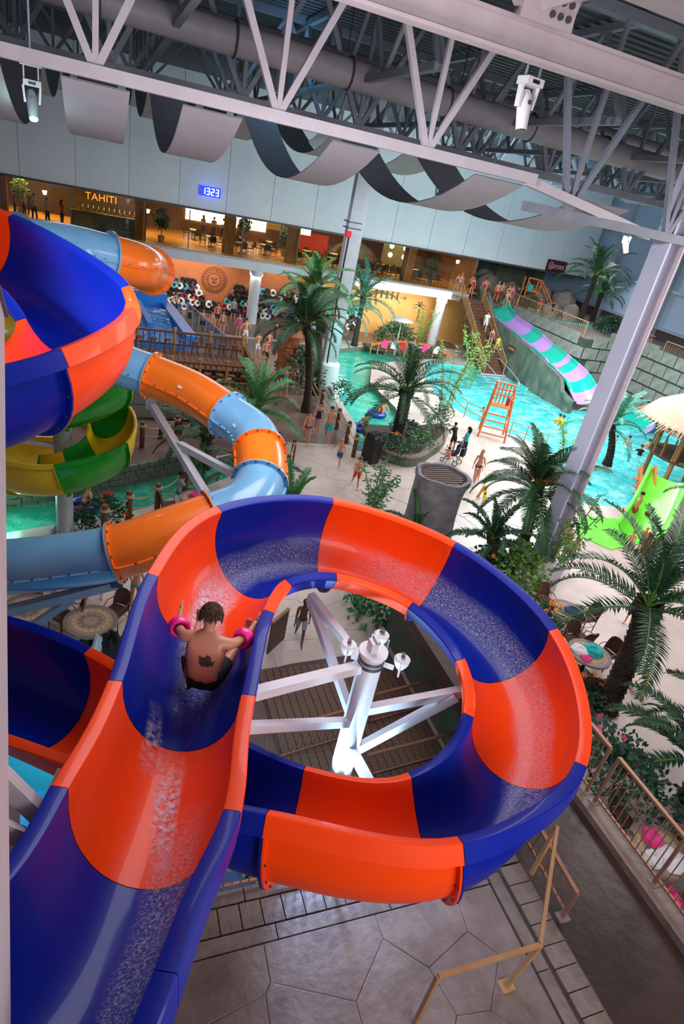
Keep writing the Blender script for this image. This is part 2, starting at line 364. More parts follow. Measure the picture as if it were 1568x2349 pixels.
# ------------------------------------------------------------------ floors, pools, terrace
def inpoly(p, poly):
    c = False; n = len(poly)
    for i in range(n):
        a, b = poly[i], poly[i - 1]
        if (a[1] > p[1]) != (b[1] > p[1]) and p[0] < (b[0] - a[0]) * (p[1] - a[1]) / (b[1] - a[1]) + a[0]: c = not c
    return c
LEFTRIVER = [(-12, 17.3), (-2.6, 17.8), (1.2, 19.2), (4.2, 21.4), (6.0, 22.8), (5.6, 24.2), (4.6, 23.6), (.6, 21.4), (-2.7, 19.9), (-12, 19.5)]
RIVER = [(11.4, 25.0), (12.6, 28.2), (12.9, 31), (13.6, 34.5), (14.4, 38.5), (15.6, 43.3), (22, 46.5), (26.5, 47), (27, 44.5), (22.5, 42.8), (18.3, 40.5), (16.4, 36.0), (16.3, 31.5), (15.6, 28.4), (13.3, 25.6), (12.2, 24.6)]
POOL = [(23.8, 42.6), (21.4, 38), (20.4, 33.2), (20.9, 30.4), (22.6, 28.0), (23.3, 27.0), (23.4, 25), (21.2, 21.5), (20.9, 19.9), (23.0, 19.5), (26, 20.6), (30, 21), (42, 19), (42, 26), (36.6, 26.2), (36.6, 33.4), (31, 33.4), (30.3, 38.2), (30.5, 42.6)]
LOWPOOL = [(-8, 4.6), (7.2, 4.6), (7.2, 6.4), (3.6, 7.2), (-2.0, 9.6), (-8, 9.8)]
FL = [(-30, -6), (44, -6), (44, 66), (-30, 66)]
def polyarea(P): return sum(P[i - 1][0] * P[i][1] - P[i][0] * P[i - 1][1] for i in range(len(P)))
def floor_mesh(z):
    loops = [[V((x, y, 0)) for x, y in (L_ if (polyarea(L_) > 0) == (i == 0) else L_[::-1])] for i, L_ in enumerate([FL, RIVER, LEFTRIVER, POOL, LOWPOOL])]
    tri = mg.tessellate_polygon(loops); P = [p for l in loops for p in l]; mb = MB(); fs = []
    for t in tri:
        a, b, c = (P[i] for i in t); fs.append(tuple(t) if (b - a).cross(c - a).z > 0 else tuple(reversed(t)))
    mb.add([(p.x, p.y, z) for p in P], fs); return mb
fl = struct('floor', floor_mesh(0), 'deck_concrete'); fl['label'] = 'pale wet stamped concrete deck of the water park'
mb = MB(); mb.box((7, 30, -1.25), (74, 72, .1)); struct('pool_floor', mb, 'pool_floor')
for nm, poly in (('river', RIVER), ('river', LEFTRIVER), ('main_pool', POOL), ('shallow_pool', LOWPOOL)):
    mb = MB(); n = len(poly)
    for i in range(n):
        a, b = poly[i], poly[(i + 1) % n]; mb.add([(a[0], a[1], -1.2), (b[0], b[1], -1.2), (b[0], b[1], 0), (a[0], a[1], 0)], [(0, 1, 2, 3)])
    struct(nm + '_edge', mb, 'pool_floor' if nm != 'river' else 'river_stone')
for nm, poly, z, m, lb in (('river_water', RIVER, -.35, 'river_water', 'green turquoise water of the lazy river'), ('river_water', LEFTRIVER, -.35, 'river_water', 'green river water below the spiral slide at the left'), ('pool_water', POOL, -.14, 'pool_water', 'bright turquoise water of the main pool'), ('shallow_water', LOWPOOL, -.9, 'surf_water', 'bright blue floor under the terrace railing')):
    tri = mg.tessellate_polygon([[V((x, y, 0)) for x, y in poly]]); mb = MB(); P = poly
    mb.add([(x, y, z) for x, y in P], [t if (V(P[t[1]]) - V(P[t[0]])).cross(V(P[t[2]]) - V(P[t[0]])) > 0 else t[::-1] for t in tri])
    mb.build(nm, m, None, label=lb, cat='water', kind='stuff')
# brown wet walkway areas lying on the deck, the plank deck under the loop
def slab(nm, pts, z0, z1, m, par=None, **k):
    mb = MB(); mb.prism(pts, z0, z1); o = mb.build(nm, m, par, kind='structure'); return o
slab('brown_path', [(1.2, 24.5), (4.6, 24.2), (8.2, 25.6), (11.3, 25.6), (12.2, 28.2), (12.5, 31), (13.2, 34.6), (14.0, 38.5), (14.6, 44), (8.5, 44), (3, 41.5), (-3, 40), (-3, 24.2)], 0, .012, 'brown_walk')
slab('brown_path', [(-12, 19.6), (-2.7, 20.1), (.6, 21.6), (4.6, 23.8), (8.2, 25.4), (6, 26.5), (-12, 26.5)], .0, .025, 'brown_walk')
slab('brown_landing', [(1.2, 7.6), (3.6, 7.4), (3.6, 11.2), (1.8, 11.2)], 0, .03, 'brown_walk')
slab('upper_deck', [(-14, 49), (-14, 44), (3, 44.2), (8.5, 44.5), (14.8, 44.5), (16.5, 46.5), (30, 48), (30, 50.4), (-14, 50.4)], 0, .02, 'brown_walk')
# voronoi flagstones
def clip(poly, p, q):
    m = (p + q) / 2; d = q - p; out = []
    for i in range(len(poly)):
        a, b = poly[i - 1], poly[i]; da, db = (a - m).dot(d), (b - m).dot(d)
        if (da > 0) != (db > 0): out.append(a + (b - a) * (da / (da - db)))
        if db <= 0: out.append(b)
    return out
def flags(rect, n, seed, keep, z, h, gap, m, par, name='flagstone', relax=2):
    rnd = random.Random(seed); x0, y0, x1, y1 = rect
    S = [V((rnd.uniform(x0, x1), rnd.uniform(y0, y1))) for _ in range(n)]; cells = []
    for it in range(relax):
        cells = []
        for i, p in enumerate(S):
            poly = [V((x0, y0)), V((x1, y0)), V((x1, y1)), V((x0, y1))]
            for q in sorted((s for j, s in enumerate(S) if j != i), key=lambda s: (s - p).length)[:22]:
                poly = clip(poly, p, q)
                if len(poly) < 3: break
            cells.append(poly)
        if it < relax - 1: S = [sum(c, V((0, 0))) / len(c) if len(c) > 2 else S[i] for i, c in enumerate(cells)]
    k = 0
    for c in cells:
        if len(c) < 3: continue
        ce = sum(c, V((0, 0))) / len(c); c2 = [p + (ce - p).normalized() * gap for p in c]
        if not all(keep(p) for p in c2): continue
        hh = h + rnd.uniform(-.003, .003); a = [(p.x, p.y, z) for p in c2]; b = [(p.x, p.y, z + hh - .004) for p in c2]; e = [((p + (ce - p).normalized() * .015).x, (p + (ce - p).normalized() * .015).y, z + hh) for p in c2]; nn = len(c2)
        mb = MB(); mb.add(a + b + e, [(i, (i + 1) % nn, nn + (i + 1) % nn, nn + i) for i in range(nn)] + [(nn + i, nn + (i + 1) % nn, 2 * nn + (i + 1) % nn, 2 * nn + i) for i in range(nn)] + [tuple(range(2 * nn, 3 * nn))])
        mb.build(name, m, par); k += 1
    return k
deckpoly = [(9.2, 15.5), (11.9, 14.8), (20, 14.8), (20.6, 19.5), (20.9, 21.6), (23.1, 25), (22.9, 26.8), (20.3, 30.2), (19.9, 33.2), (20.9, 38), (19.5, 40), (16.9, 35.8), (16.8, 31.5), (16.6, 26.5), (12.6, 23.6), (8.4, 24.9), (5.3, 23.6), (5.4, 18)]
NF = flags((4, 10.5, 23.5, 38), 210, 3, lambda p: inpoly(p, deckpoly), .0, .014, .014, 'deck_flag', fl)
NF += flags((4.2, 10.4, 12, 15.4), 22, 9, lambda p: True, .0, .014, .014, 'deck_flag', fl)
# terrace at the level of the camera tower's landing, z = 3
TZ = 3.0
terr = slab('terrace', [(-6, -4), (5.66, -4), (5.66, 4.35), (-6, 4.35)], TZ - .35, TZ - .03, 'patio_grout'); terr['label'] = 'grey brown stamped stone terrace at the bottom'
flags((-2.5, -1.2, 5.0, 3.62), 46, 21, lambda p: True, TZ - .03, .03, .004, 'patio_stone', terr)
def brick_run(x0, y0, x1, y1, n, w, m, par, nm='border_brick', z=TZ - .03):
    a, b = V((x0, y0, 0)), V((x1, y1, 0)); t = (b - a) / n; ang = atan2(t.y, t.x)
    me = MB().box((0, 0, 0), (t.length - .014, w, .034)).mesh(nm, m)
    for i in range(n): link(nm, me, par, loc=a + t * (i + .5) + V((0, 0, z + .018 + random.uniform(-.002, .002))), rz=ang)
brick_run(-2.5, 3.72, 5.0, 3.72, 5, .17, 'border_brick', terr)
brick_run(-2.4, 3.98, 5.62, 3.98, 30, .30, 'border_brick', terr)
brick_run(5.12, -1.2, 5.12, 3.75, 4, .17, 'border_brick', terr)
brick_run(5.45, -1.2, 5.45, 3.8, 19, .34, 'border_brick', terr)
brick_run(-2.4, 4.24, 5.8, 4.24, 10, .17, 'border_brick', terr)
# dark wet walk, lower, and its curb
dk = slab('wet_walk', [(6.45, -4), (7.65, -4), (7.65, 12.0), (6.45, 12.0), (6.45, 4)], TZ - .5, TZ - .12, 'dark_walk'); dk = slab('wet_walk', [(5.66, -4), (6.46, -4), (6.46, 6.5), (5.66, 4.6)], TZ - .5, TZ - .1, 'dark_walk')
mb = MB(); mb.box((7.42, 4, TZ - .06), (.3, 16, .14)); struct('trim_1', mb, 'patio_stone')
mb = MB(); mb.box((7.6, 4, TZ / 2 - .15), (.12, 16, TZ - .3)); struct('wall_terrace', mb, 'river_stone')
mb = MB(); mb.box((0, 4.3, TZ / 2 - .2), (12, .1, TZ - .4)); struct('wall_terrace', mb, 'river_stone')
# ------------------------------------------------------------------ railings of square tube and thin balusters
def railing(name, label, segs, h=1.05, m='rail_bronze', step=.11, gaps=True, group=None, bal=True, w=.045, foot=True, cat='railing', endw=True):
    o = thing(name, label, cat, segs[0][0], group=group); O = V(segs[0][0]); done = []
    for a, b in segs:
        a, b = V(a) - O, V(b) - O; up = V((0, 0, h)); t = b - a; n = max(1, round(t.length / step))
        MB().bar(a + up, b + up, w * 1.3, w).build('top_rail', m, o)
        lo = V((0, 0, .12)); MB().bar(a + lo, b + lo, w * .8).build('bottom_rail', m, o)
        for p in [q for q in (a, b) if not any((q - z_).length < .05 for z_ in done)]:
            done.append(p)
            MB().bar(p, p + up, w).build('post', m, o)
            if foot: MB().box(p + V((0, 0, .012)), (.17, .14, .024)).build('foot_plate', 'patio_stone' if m == 'rail_bronze' else m, o)
        if bal:
            me = None
            for i in range(1, n):
                if me is None: me = MB().bar((0, 0, .12), (0, 0, h), w * .3).mesh('baluster', m)
                p = a + t * i / n
                link('baluster', me, o, loc=p)
    return o
railing('railing', 'brown thin barred railing right of the dark walk, its farther length by the flume', [((7.5, 6.9, 3), (7.5, 4.62, 3))], group=None)
railing('railing', 'brown steel railing of thin bars above the pink towels, nearest to the right edge', [((7.5, 4.42, 3), (7.5, 3.08, 3)), ((7.5, 3.08, 3), (7.5, 1.2, 3))])
railing('railing', 'brown steel railing at the terrace edge above the bright blue floor, under the flume', [((.9, 4.32, 3), (2.85, 4.32, 3)), ((2.85, 4.32, 3), (5.4, 4.32, 3))])
railing('railing', 'short brown steel railing between terrace corner and dark walk', [((5.85, 4.2, 3), (5.78, 3.0, 3))], h=.55)
hr = thing('handrail', 'bent tan handrail standing on the terrace, lower right', 'handrail', (4.6, 2.45, 3))
a = G(1160, 2262, 3); O = V((4.6, 2.45, 3))
c1 = G(1238, 2168, 4.05); c2 = G(1277, 1897, 4.05); c3 = G(1005, 2240, 4.05); c4 = G(930, 2349, 3.4)
MB().bar(a - O, c1 - O, .055).build('post', 'rail_tan', hr); MB().box(a - O + V((0, 0, .012)), (.18, .14, .024)).build('foot_plate', 'rail_tan', hr)
MB().bar(c1 - O, c2 - O, .045, .05).build('rail', 'rail_tan', hr); MB().bar(c1 - O, c3 - O, .045, .05).build('rail', 'rail_tan', hr)
MB().bar(c3 - O, V((c3.x, c3.y, 3)) - O, .05).build('post', 'rail_tan', hr); MB().bar(c2 - O, V((c2.x, c2.y, 3)) - O, .05).build('post', 'rail_tan', hr)
# plank landing, stairs and rails seen through the loop
pl = slab('plank_landing', [(3.6, 7.4), (7.4, 7.4), (7.4, 11.4), (4.6, 11.2), (3.6, 11.0)], .0, .05, 'patio_grout'); pl['label'] = 'brown plank landing below the flume loop'
pm = MB().box((0, 0, 0), (.17, 3.6, .04)).mesh('plank', 'wood_plank')
for i in range(20): link('plank', pm, pl, loc=(3.75 + i * .185, 9.25 + (i % 3) * .01, .075))
bp_ = thing('barrier_panel', 'brown barrier panel beside the running boy, seen through the loop', 'panel', G(612, 1500)); MB().bar((0, 0, .5), (G(650, 1465) - G(612, 1500)) + V((0, 0, .5)), .05, 1.0).build('board', 'wood_plank', bp_); MB().bar((0, 0, 1.02), (G(650, 1465) - G(612, 1500)) + V((0, 0, 1.02)), .08, .05).build('cap_rail', 'rail_bronze', bp_)
st = thing('wooden_steps', 'dark wooden steps beneath the flume loop, left of the white pole', 'steps', (3.3, 7.8, 0))
for i in range(7): MB().box((-.2 + .0 * i, -.32 * i, -.1 + .0 - .13 * i), (3.0, .3, .09)).build('tread', 'wood_plank', st)
railing('railing', 'brown railing with thin bars on the plank landing left of the white pole', [((3.2, 8.35, 0), (5.6, 8.75, 0))], h=1.0)
railing('railing', 'brown railing with thin bars on the plank landing right of the white pole', [((5.9, 9.0, 0), (8.4, 9.4, 0)), ((8.4, 9.4, 0), (9.6, 11.4, 0))], h=1.0)
railing('railing', 'lower brown pipe railing behind the white pole, below the flume loop', [((5.2, 7.6, 0), (8.2, 7.9, 0))], h=.8, bal=False)
# ------------------------------------------------------------------ shell of the hall
WY = 50.0
mb = MB()
# white upper wall in tall panels, a piece of the setting
uw = struct('wall_back', MB().box((7.5, WY + .4, 12.2), (69, .3, 9.7)), 'galvanised')
mat('wall_white', 'D8DEE4', .6, col2='CCD4DC', nscale=.4); mat('wall_blue', 'A8BCD4', .6, col2='9CB2CC', nscale=.4)
pm = MB().box((0, 0, 0), (3.34, .1, 9.7)).mesh('wall_panel', 'wall_white')
for i in range(17): link('wall_panel', pm, uw, loc=(-13.3 + 3.37 * i, WY + .2, 12.2))
mb = MB(); mb.box((7.5, WY + .12, 7.38), (69, .2, .14)); struct('trim_2', mb, 'dark_plate')
# right wall
rw = struct('wall_right', MB().box((43.4, 28, 11.2), (.2, 60, 12)), 'wall_blue')
for y in (48, 41, 34, 27, 20, 13):
    mb = MB(); mb.box((43.1, y, 8.4), (.5, .45, 17)); mb.build('column', 'galvanised', None, label='blue grey steel column on the right wall', cat='column', group='columns of the right wall')
for z in (5.3, 8.2, 11.5): mb = MB(); mb.box((43.2, 28, z), (.3, 60, .22)); struct('trim_3', mb, 'galvanised')
mb = MB(); mb.box((43.5, 28, 2.6), (.2, 60, 5.4)); struct('wall_right_low', mb, 'dark_plate')
# lower back wall
mat('wall_terracotta', 'B8693E', .7, col2='A85C34', nscale=1); mat('wall_ochre', 'D9A462', .7, col2='CE9854', nscale=1); mat('wall_cream', 'F0DC9C', .6)
mb = MB(); mb.box((1.5, 50.9, 2.1), (31, .2, 4.3)); struct('wall_terracotta', mb, 'wall_terracotta')
mb = MB(); mb.box((24.4, 50.7, 2.1), (14.8, .2, 4.3)); struct('wall_ochre', mb, 'wall_ochre')
mb = MB(); mb.box((32.2, 53, 2.1), (4, .2, 4.3)); struct('wall_cream', mb, 'wall_cream')
mb = MB(); mb.box((16.6, 50.5, 2.1), (1.2, .3, 4.1)); struct('door_1', mb, 'wall_cream')
# slab of the first floor
mat('slab_white', 'C8C8CE', .6, col2='BCBCC4', nscale=1)
mb = MB(); mb.box((5.0, 53.6, 4.45), (49, 9.2, .5)); struct('slab', mb, 'slab_white')
mb = MB(); mb.box((5.0, 48.75, 4.3), (49, .5, .62)); struct('trim_4', mb, 'slab_white')
mb = MB(); mb.box((7.5, 60.7, 7.6), (70, 20, .2)); struct('ceiling_gallery', mb, 'dark_plate')
for x in (-8.6, 3.3, 11.1, 16.2, 27.3):
    c = MB().cyl((x, 48.9, 0), (x, 48.9, 3.7), .42, 18).build('column', 'slab_white', None, True, label='round white column under the gallery slab, number of the row in front of the back wall', cat='column', group='round columns under the gallery')
    c['label'] = 'round white column under the gallery slab'
    MB().cyl((x, 48.9, 3.6), (x, 48.9, 4.0), .5, 18).build('capital', 'slab_white', c, True)
for x0, x1 in ((-6, 9), (12, 15.5)):
    mb = MB(); mb.box(((x0 + x1) / 2, 50.0, 3.95), (x1 - x0, .5, .18)); mat('cove_light', 'F8F6D8', .5, emit=5); o = mb.build('cove_light', 'cove_light', None, label='long pale light strip under the gallery %s' % ('at the left' if x0 < 0 else 'right of the second column'), cat='light')
light('AREA', (4, 48.6, 3.7), 200, (1, .93, .75), 16, (4, 52, .5), .6); light('AREA', (23, 47.5, 3.9), 330, (1, .93, .8), 9, (23, 52, 1.5), .6)
light('AREA', (32, 51.5, 3.6), 160, (1, .95, .7), 2, (32, 52, 0))
# roof: corrugated deck, panels at the near side
rd = MB(); 
for i in range(150):
    y = 10 + i * .42; rd.box((8, y, 15.55), (74, .2, .12))
rd.box((8, 41, 15.75), (78, 62.5, .12)); mat('roof_deck', '5C666C', .6, col2='4C565C', nscale=.6); o = struct('ceiling', rd, 'roof_deck')
nr = struct('ceiling_near', MB().box((8, 2, 14.5), (74, 16, .1)), 'beam_paint')
pm = MB().box((0, 0, 0), (74, 1.26, .14)).mesh('ceiling_panel', 'beam_paint')
for i in range(10): link('ceiling_panel', pm, nr, loc=(8, 9.6 - 1.3 * i, 14.3 + (i % 2) * .1))
# near I beam
ib = thing('roof_beam', 'wide pale painted steel roof beam crossing the top right corner', 'beam', (8, 10.2, 13.36))
MB().box((0, 0, -.2), (60, .3, .05)).build('flange', 'beam_paint', ib); MB().box((0, 0, .2), (60, .3, .05)).build('flange', 'beam_paint', ib); MB().box((0, 0, 0), (60, .05, .4)).build('web', 'beam_paint', ib)
pt = MB(); 
br = thing('roof_brace', 'pale diagonal steel brace bolted above the roof beam, top right', 'brace', (5.8, 9.9, 13.7))
MB().bar((0, -.1, 0), (3.1, -1.2, 1.5), .28, .2).build('strut', 'beam_paint', br); MB().bar((-.25, 0, 0), (.3, .3, 1.6), .24, .2).build('strut', 'beam_paint', br)
g_ = MB().box((.15, -.2, 0), (.9, .04, .42)).build('gusset', 'beam_paint', br)
for i in range(6): MB().cyl((.2 + (i % 3) * .14, -.19, -.08 + (i // 3) * .16), (.2 + (i % 3) * .14, -.26, -.08 + (i // 3) * .16), .045, 8).build('bolt', 'bolt_steel', g_)
# trusses along X
def truss(y, z0, z1, x0, x1, dx, m, label, ph=0, w=.2, group=None, name='roof_truss'):
    t = thing(name, label, 'truss', (x0, y, z0), group=group); L_ = x1 - x0
    MB().bar((0, 0, 0), (L_, 0, 0), w * 1.3, w * 1.05).build('bottom_chord', m, t); MB().bar((0, 0, z1 - z0), (L_, 0, z1 - z0), w * 1.3, w * 1.05).build('top_chord', m, t)
    x = ph; H = z1 - z0; md = {}
    def member(xa, a, b, w_):
        k = (round(b[0] - a[0], 3), a[2], b[2], w_)
        if k not in md: md[k] = MB().bar((0, 0, a[2]), (b[0] - a[0], 0, b[2]), w_).mesh('web_member', m)
        link('web_member', md[k], t, loc=(a[0], 0, 0))
    while x < L_:
        if x > 0: 
            member(0, (x, 0, 0), (x - dx / 2, 0, H), w * .62); member(0, (x, 0, 0), (x + dx / 2, 0, H), w * .62); member(0, (x, 0, 0), (x + .02, 0, H), w * .5)
        x += dx
    return t
mat('truss_pale', 'C4BEC4', .45, col2='B8B2BA', nscale=2); mat('truss_grey', '868C98', .5, col2='767C88', nscale=2); mat('duct_grey', 'A4A0A8', .5, col2='96929A', nscale=2)
truss(13.7, 11.85, 15.2, -16.1, 9.2, 3.24, 'truss_pale', 'nearest pale steel roof truss with its bright bottom chord across the picture', ph=-.2 + .03)
truss(13.9, 11.3, 15.2, 9.3, 17, 3.24, 'truss_grey', 'grey steel truss length meeting the tall right column', ph=1.2)
MB().bar((9.0, 13.7, 11.8), (13.3, 14.0, 11.25), .2).build('tie_bar', 'truss_pale', None, label='pale steel tie sloping from the bright truss chord to the tall right column', cat='beam')
for i, y in enumerate((19, 25, 31, 37)):
    truss(y, 12.35 + .42 * i, 15.4, -16 + i * .7, 42, 3.24, 'truss_grey', ['first', 'second', 'third', 'fourth', 'fifth'][i] + ' grey steel roof truss behind the bright near truss', group='grey roof trusses receding to the back wall')
for i, x in enumerate((-3, 1.6, 6.4, 11.2, 16, 21, 27, 33)):
    t = thing('cross_truss', ['first', 'second', 'third', 'fourth', 'fifth', 'sixth', 'seventh', 'eighth'][i] + ' grey cross truss counted from the left, joining the long roof trusses', 'truss', (x, 14, 13.4), group='grey cross trusses')
    MB().bar((0, 0, 0), (0, 24, 0), .16).build('bottom_chord', 'truss_grey', t); MB().bar((0, 0, 1.9), (0, 24, 1.9), .16).build('top_chord', 'truss_grey', t)
    me = MB().bar((0, 0, 0), (0, 1.5, 1.9), .1).mesh('web_member', 'truss_grey'); m2 = MB().bar((0, 1.5, 1.9), (0, 3.0, 0), .1).mesh('web_member', 'truss_grey')
    for k in range(8): link('web_member', me, t, loc=(0, k * 3.05, 0)); link('web_member', m2, t, loc=(0, k * 3.05, 0))
# round duct running along X, with straps
du = thing('air_duct', 'long round grey air duct under the roof behind the near truss', 'duct', (-16, 17.0, 13.55))
MB().cyl((0, 0, 0), (46, 3.0, -.2), .34, 20).build('pipe', 'duct_grey', du, True)
for i in range(15): MB().tube([(1 + i * 3.0 + .0, .06 + i * .2 + .37 * cos(a * pi / 6), -.0 - i * .012 + .37 * sin(a * pi / 6)) for a in range(12)], .035, 5, closed=True).build('strap', 'dark_plate', du)
du2 = thing('air_duct', 'thinner grey pipe high behind the round duct', 'duct', (-16, 22.0, 14.3)); MB().cyl((0, 0, 0), (58, 0, 0), .2, 14).build('pipe', 'duct_grey', du2, True)
for i in range(9): MB().bar((3 + i * 4, 0, 0), (3 + i * 4, 0, 1.2), .03).build('hanger_rod', 'dark_plate', du2)
# hanging fabric: strips with a sag between truss rows
mat('fabric', 'B8B4BC', .75, col2='AEABB4', nscale=3)
yb = [13.75, 24, 35, 46.5]; zb = [11.7, 12.6, 13.4, 13.9]
FX = [(-4.0, -1.55, 'at the left edge behind the small green spotlight'), (-.62, .5, 'first right of the green spotlight'), (1.42, 2.52, 'above the blue clock, second of the row'), (4.35, 5.4, 'in front of the leaning centre column'), (7.7, 9.0, 'fifth of the row, right of the centre column'), (10.6, 12.2, 'last of the row, beside the tall right column')]
for x0, x1, wh in FX:
    t = thing('ceiling_drape', 'grey fabric ceiling drape in sagging waves, ' + wh, 'drape', (x0, yb[0], zb[0]))
    for s in range(3):
        rows = []; N_ = 16
        for i in range(N_ + 1):
            u = i / N_; y = yb[s] + (yb[s + 1] - yb[s]) * u; z = zb[s] + (zb[s + 1] - zb[s]) * u - (1.25 if s == 0 else 1.2) * 4 * u * (1 - u) * (1 + .25 * (.5 - u))
            rows.append((y, z))
        mb = MB(); d = .02
        mb.grid([[(0, y - yb[0], z - zb[0]), (x1 - x0, y - yb[0], z - zb[0])] for y, z in rows]); mb.grid([[(0, y - yb[0], z - zb[0] - d), (x1 - x0, y - yb[0], z - zb[0] - d)] for y, z in rows], True)
        mb.build('sagging_panel', 'fabric', t, True)
# large steel columns
def bigcol(x, y, w, d, z1, label, m, base=0.0, pz=1.0, lean=(0, 0)):
    c = thing('steel_column', label, 'column', (x, y, 0)); lx, ly = lean
    MB().bar((-lx * 0, 0, base), (lx, ly, z1), w, d, up=(0, 1, 0)).build('shaft', m, c)
    MB().bar((0, -d / 2, base), (lx, ly - d / 2 , z1), w * 1.25, .05, up=(0, 1, 0)).build('flange', m, c)
    return c
mat('column_blue', 'CACCE0', .45, col2='C0C2D8', nscale=1)
c = bigcol(12.9, 35.0, .7, .7, 15.4, 'tall grey steel column rising from a round concrete foot behind the central palm', 'galvanised', lean=(.2, -.1))
MB().lathe([(.78, 0), (.78, 1.3), (.62, 1.45), (0, 1.45)], (0, 0, 0), 20).build('concrete_foot', 'slab_white', c, True)
MB().tube([(-.3, -.75, 1.5), (-.25, -.42, 6), (-.2, -.42, 8.5)], .05, 6).build('cable', 'black_plastic', c)
for z in (4.1, 8.6): MB().box((-.3, -.5, z), (.3, .2, .3)).build('alarm_box', 'petal_red', c)
for z in (8.9, 9.2): MB().box((.03, -.02, z), (.8, .84, .06)).build('band', 'bolt_steel', c)
c = thing('steel_column', 'tall pale steel column leaning across the right side of the picture, over the pool', 'column', (14.25, 14.15, 0))
MB().box((0, 0, 7.7), (.48, .05, 15.4)).build('web', 'column_blue', c)
MB().box((.26, 0, 7.7), (.06, .6, 15.4)).build('flange', 'beam_paint', c); MB().box((-.26, 0, 7.7), (.06, .6, 15.4)).build('flange', 'column_blue', c)
MB().box((0, 0, .5), (1.1, 1.1, 1.0)).build('concrete_foot', 'slab_white', c)
MB().cyl((.75, -.6, .3), (.75, -.6, .75), .09, 12).build('fire_extinguisher', 'petal_red', None, True, label='red fire extinguisher at the foot of the tall right column', cat='extinguisher')
# ------------------------------------------------------------------ pole of the loop, its arms and lamps
px, py = 3.4, 5.55
pole = thing('slide_pole', 'white steel pole in the middle of the flume loop with lamps on top', 'pole', (px, py, 0))
ZT = 5.64
MB().cyl((0, 0, -1), (0, 0, ZT), .165, 28).build('shaft', 'white_steel', pole, True); MB().cyl((0, 0, ZT), (0, 0, ZT + .035), .2, 28).build('cap_disc', 'white_steel', pole, True)
for z in (ZT - .1, ZT - .18): MB().lathe([(.17, z - .02), (.182, z - .02), (.182, z + .02), (.17, z + .02)], (0, 0, 0), 28).build('clamp_band', 'bolt_steel', pole, True)
def arm(a, b, w=.13, lab=None):
    m_ = MB().bar(V(a) - V((px, py, 0)), V(b) - V((px, py, 0)), w).build('support_arm', 'white_steel', pole)
    return m_
arm((px - .12, py, 5.4), (1.5, 4.95, 5.72), .13); arm((px - .12, py - .05, 4.4), (1.42, 4.62, 5.6), .11)
AE = G(712, 1366, 5.5); arm((px, py + .1, 5.3), AE, .11); arm((px - .05, py + .1, 4.42), AE - V((0, 0, .05)), .11)
arm((px + .12, py, 4.55), (4.75, 5.1, 5.2), .12); arm((px + .12, py, 3.7), (4.6, 5.1, 5.12), .12)
arm((px, py - .1, 3.9), (3.35, 4.3, 4.2), .12)
def lamp_head(name, label, loc, rz, tilt, power=0, color=(1, 1, 1), tgt=None):
    """moving head: yoke, drum, lens"""
    t = thing(name, label, 'spotlight', loc, rz)
    return t
def floodlight(x, y, z, rz, label):
    t = thing('flood_light', label, 'lamp', (x, y, z), rz)
    MB().lathe([(0, -.1), (.06, -.1), (.1, -.02), (.11, .05), (.09, .07), (0, .075)], (0, 0, 0), 16).build('lamp_bowl', 'white_steel', t, True)
    MB().bar((-.12, 0, 0), (-.12, 0, -.16), .02).build('yoke', 'white_steel', t); MB().bar((.12, 0, 0), (.12, 0, -.16), .02).build('yoke', 'white_steel', t); MB().bar((-.12, 0, -.16), (.12, 0, -.16), .025).build('yoke', 'white_steel', t)
    MB().box((0, -.0, .11), (.07, .05, .04)).build('driver_box', 'grey_plastic', t)
    return t
for dx_, dy_, wh in ((-.3, .16, 'left'), (.24, .3, 'far right'), (.34, -.2, 'near right'), ):
    floodlight(px + dx_, py + dy_, ZT - .02, atan2(dy_, dx_) + pi / 2, 'round white flood lamp on the %s side of the pole top' % wh)
    MB().bar((0, 0, ZT - .14), (dx_ * .8, dy_ * .8, ZT - .16), .05).build('lamp_bracket', 'white_steel', pole)
t = thing('junction_box', 'white metal box standing on the disc of the pole top', 'box', (px - .03, py, ZT + .035)); MB().box((0, 0, .08), (.1, .14, .16)).build('housing', 'white_steel', t); MB().box((.03, .0, .18), (.05, .16, .05)).build('lid', 'galvanised', t)
for a in (0.3, 1.9, 3.5, 5.1):
    light('SPOT', (px + .75 * cos(a), py + .75 * sin(a), 2.9), 620, (.5, .8, 1), .06, (px, py, 4.6), spot=50, name='pole_uplight')
# left tower: post and support beams
lt = thing('tower_frame', 'pale steel post at the left picture edge with slide support beams', 'frame', G(8, 2200, 6.0))
O = lt.location.copy()
def rp(px_, py_, dist): r_ = ray(px_, py_).normalized(); return V((0, 0, 11)) + r_ * dist - O
tp, bt = rp(-33, 692, 4.4), rp(-28, 2500, 4.3)
MB().bar(tp, bt, .30, .16, up=(1, 0, 0)).build('post', 'beam_paint', lt); MB().bar(tp, tp + (tp - bt).normalized() * .02, .34, .2, up=(1, 0, 0)).build('cap', 'dark_plate', lt)
MB().bar(rp(-10, 1770, 5.4), rp(125, 1900, 6.0), .12).build('support_beam', 'beam_paint', lt); MB().bar(rp(-10, 1895, 5.4), rp(110, 1945, 6.0), .11).build('support_beam', 'beam_paint', lt)
MB().bar(rp(150, 1770, 7.6), rp(45, 2010, 7.4), .14).build('support_beam', 'beam_paint', lt)
MB().bar(rp(28, 1790, 6.0), rp(32, 2080, 6.0), .1).build('support_beam', 'beam_paint', lt)
ts = thing('tube_support', 'grey steel beams carrying the blue tube at the left', 'support', G(120, 1380, 3.4)); O = ts.location.copy()
MB().bar(G(-20, 1412, 3.5) - O, G(268, 1338, 4.05) - O, .16).build('support_beam', 'galvanised', ts); MB().bar(G(45, 1455, 3.0) - O, G(170, 1372, 3.75) - O, .12).build('support_beam', 'galvanised', ts)
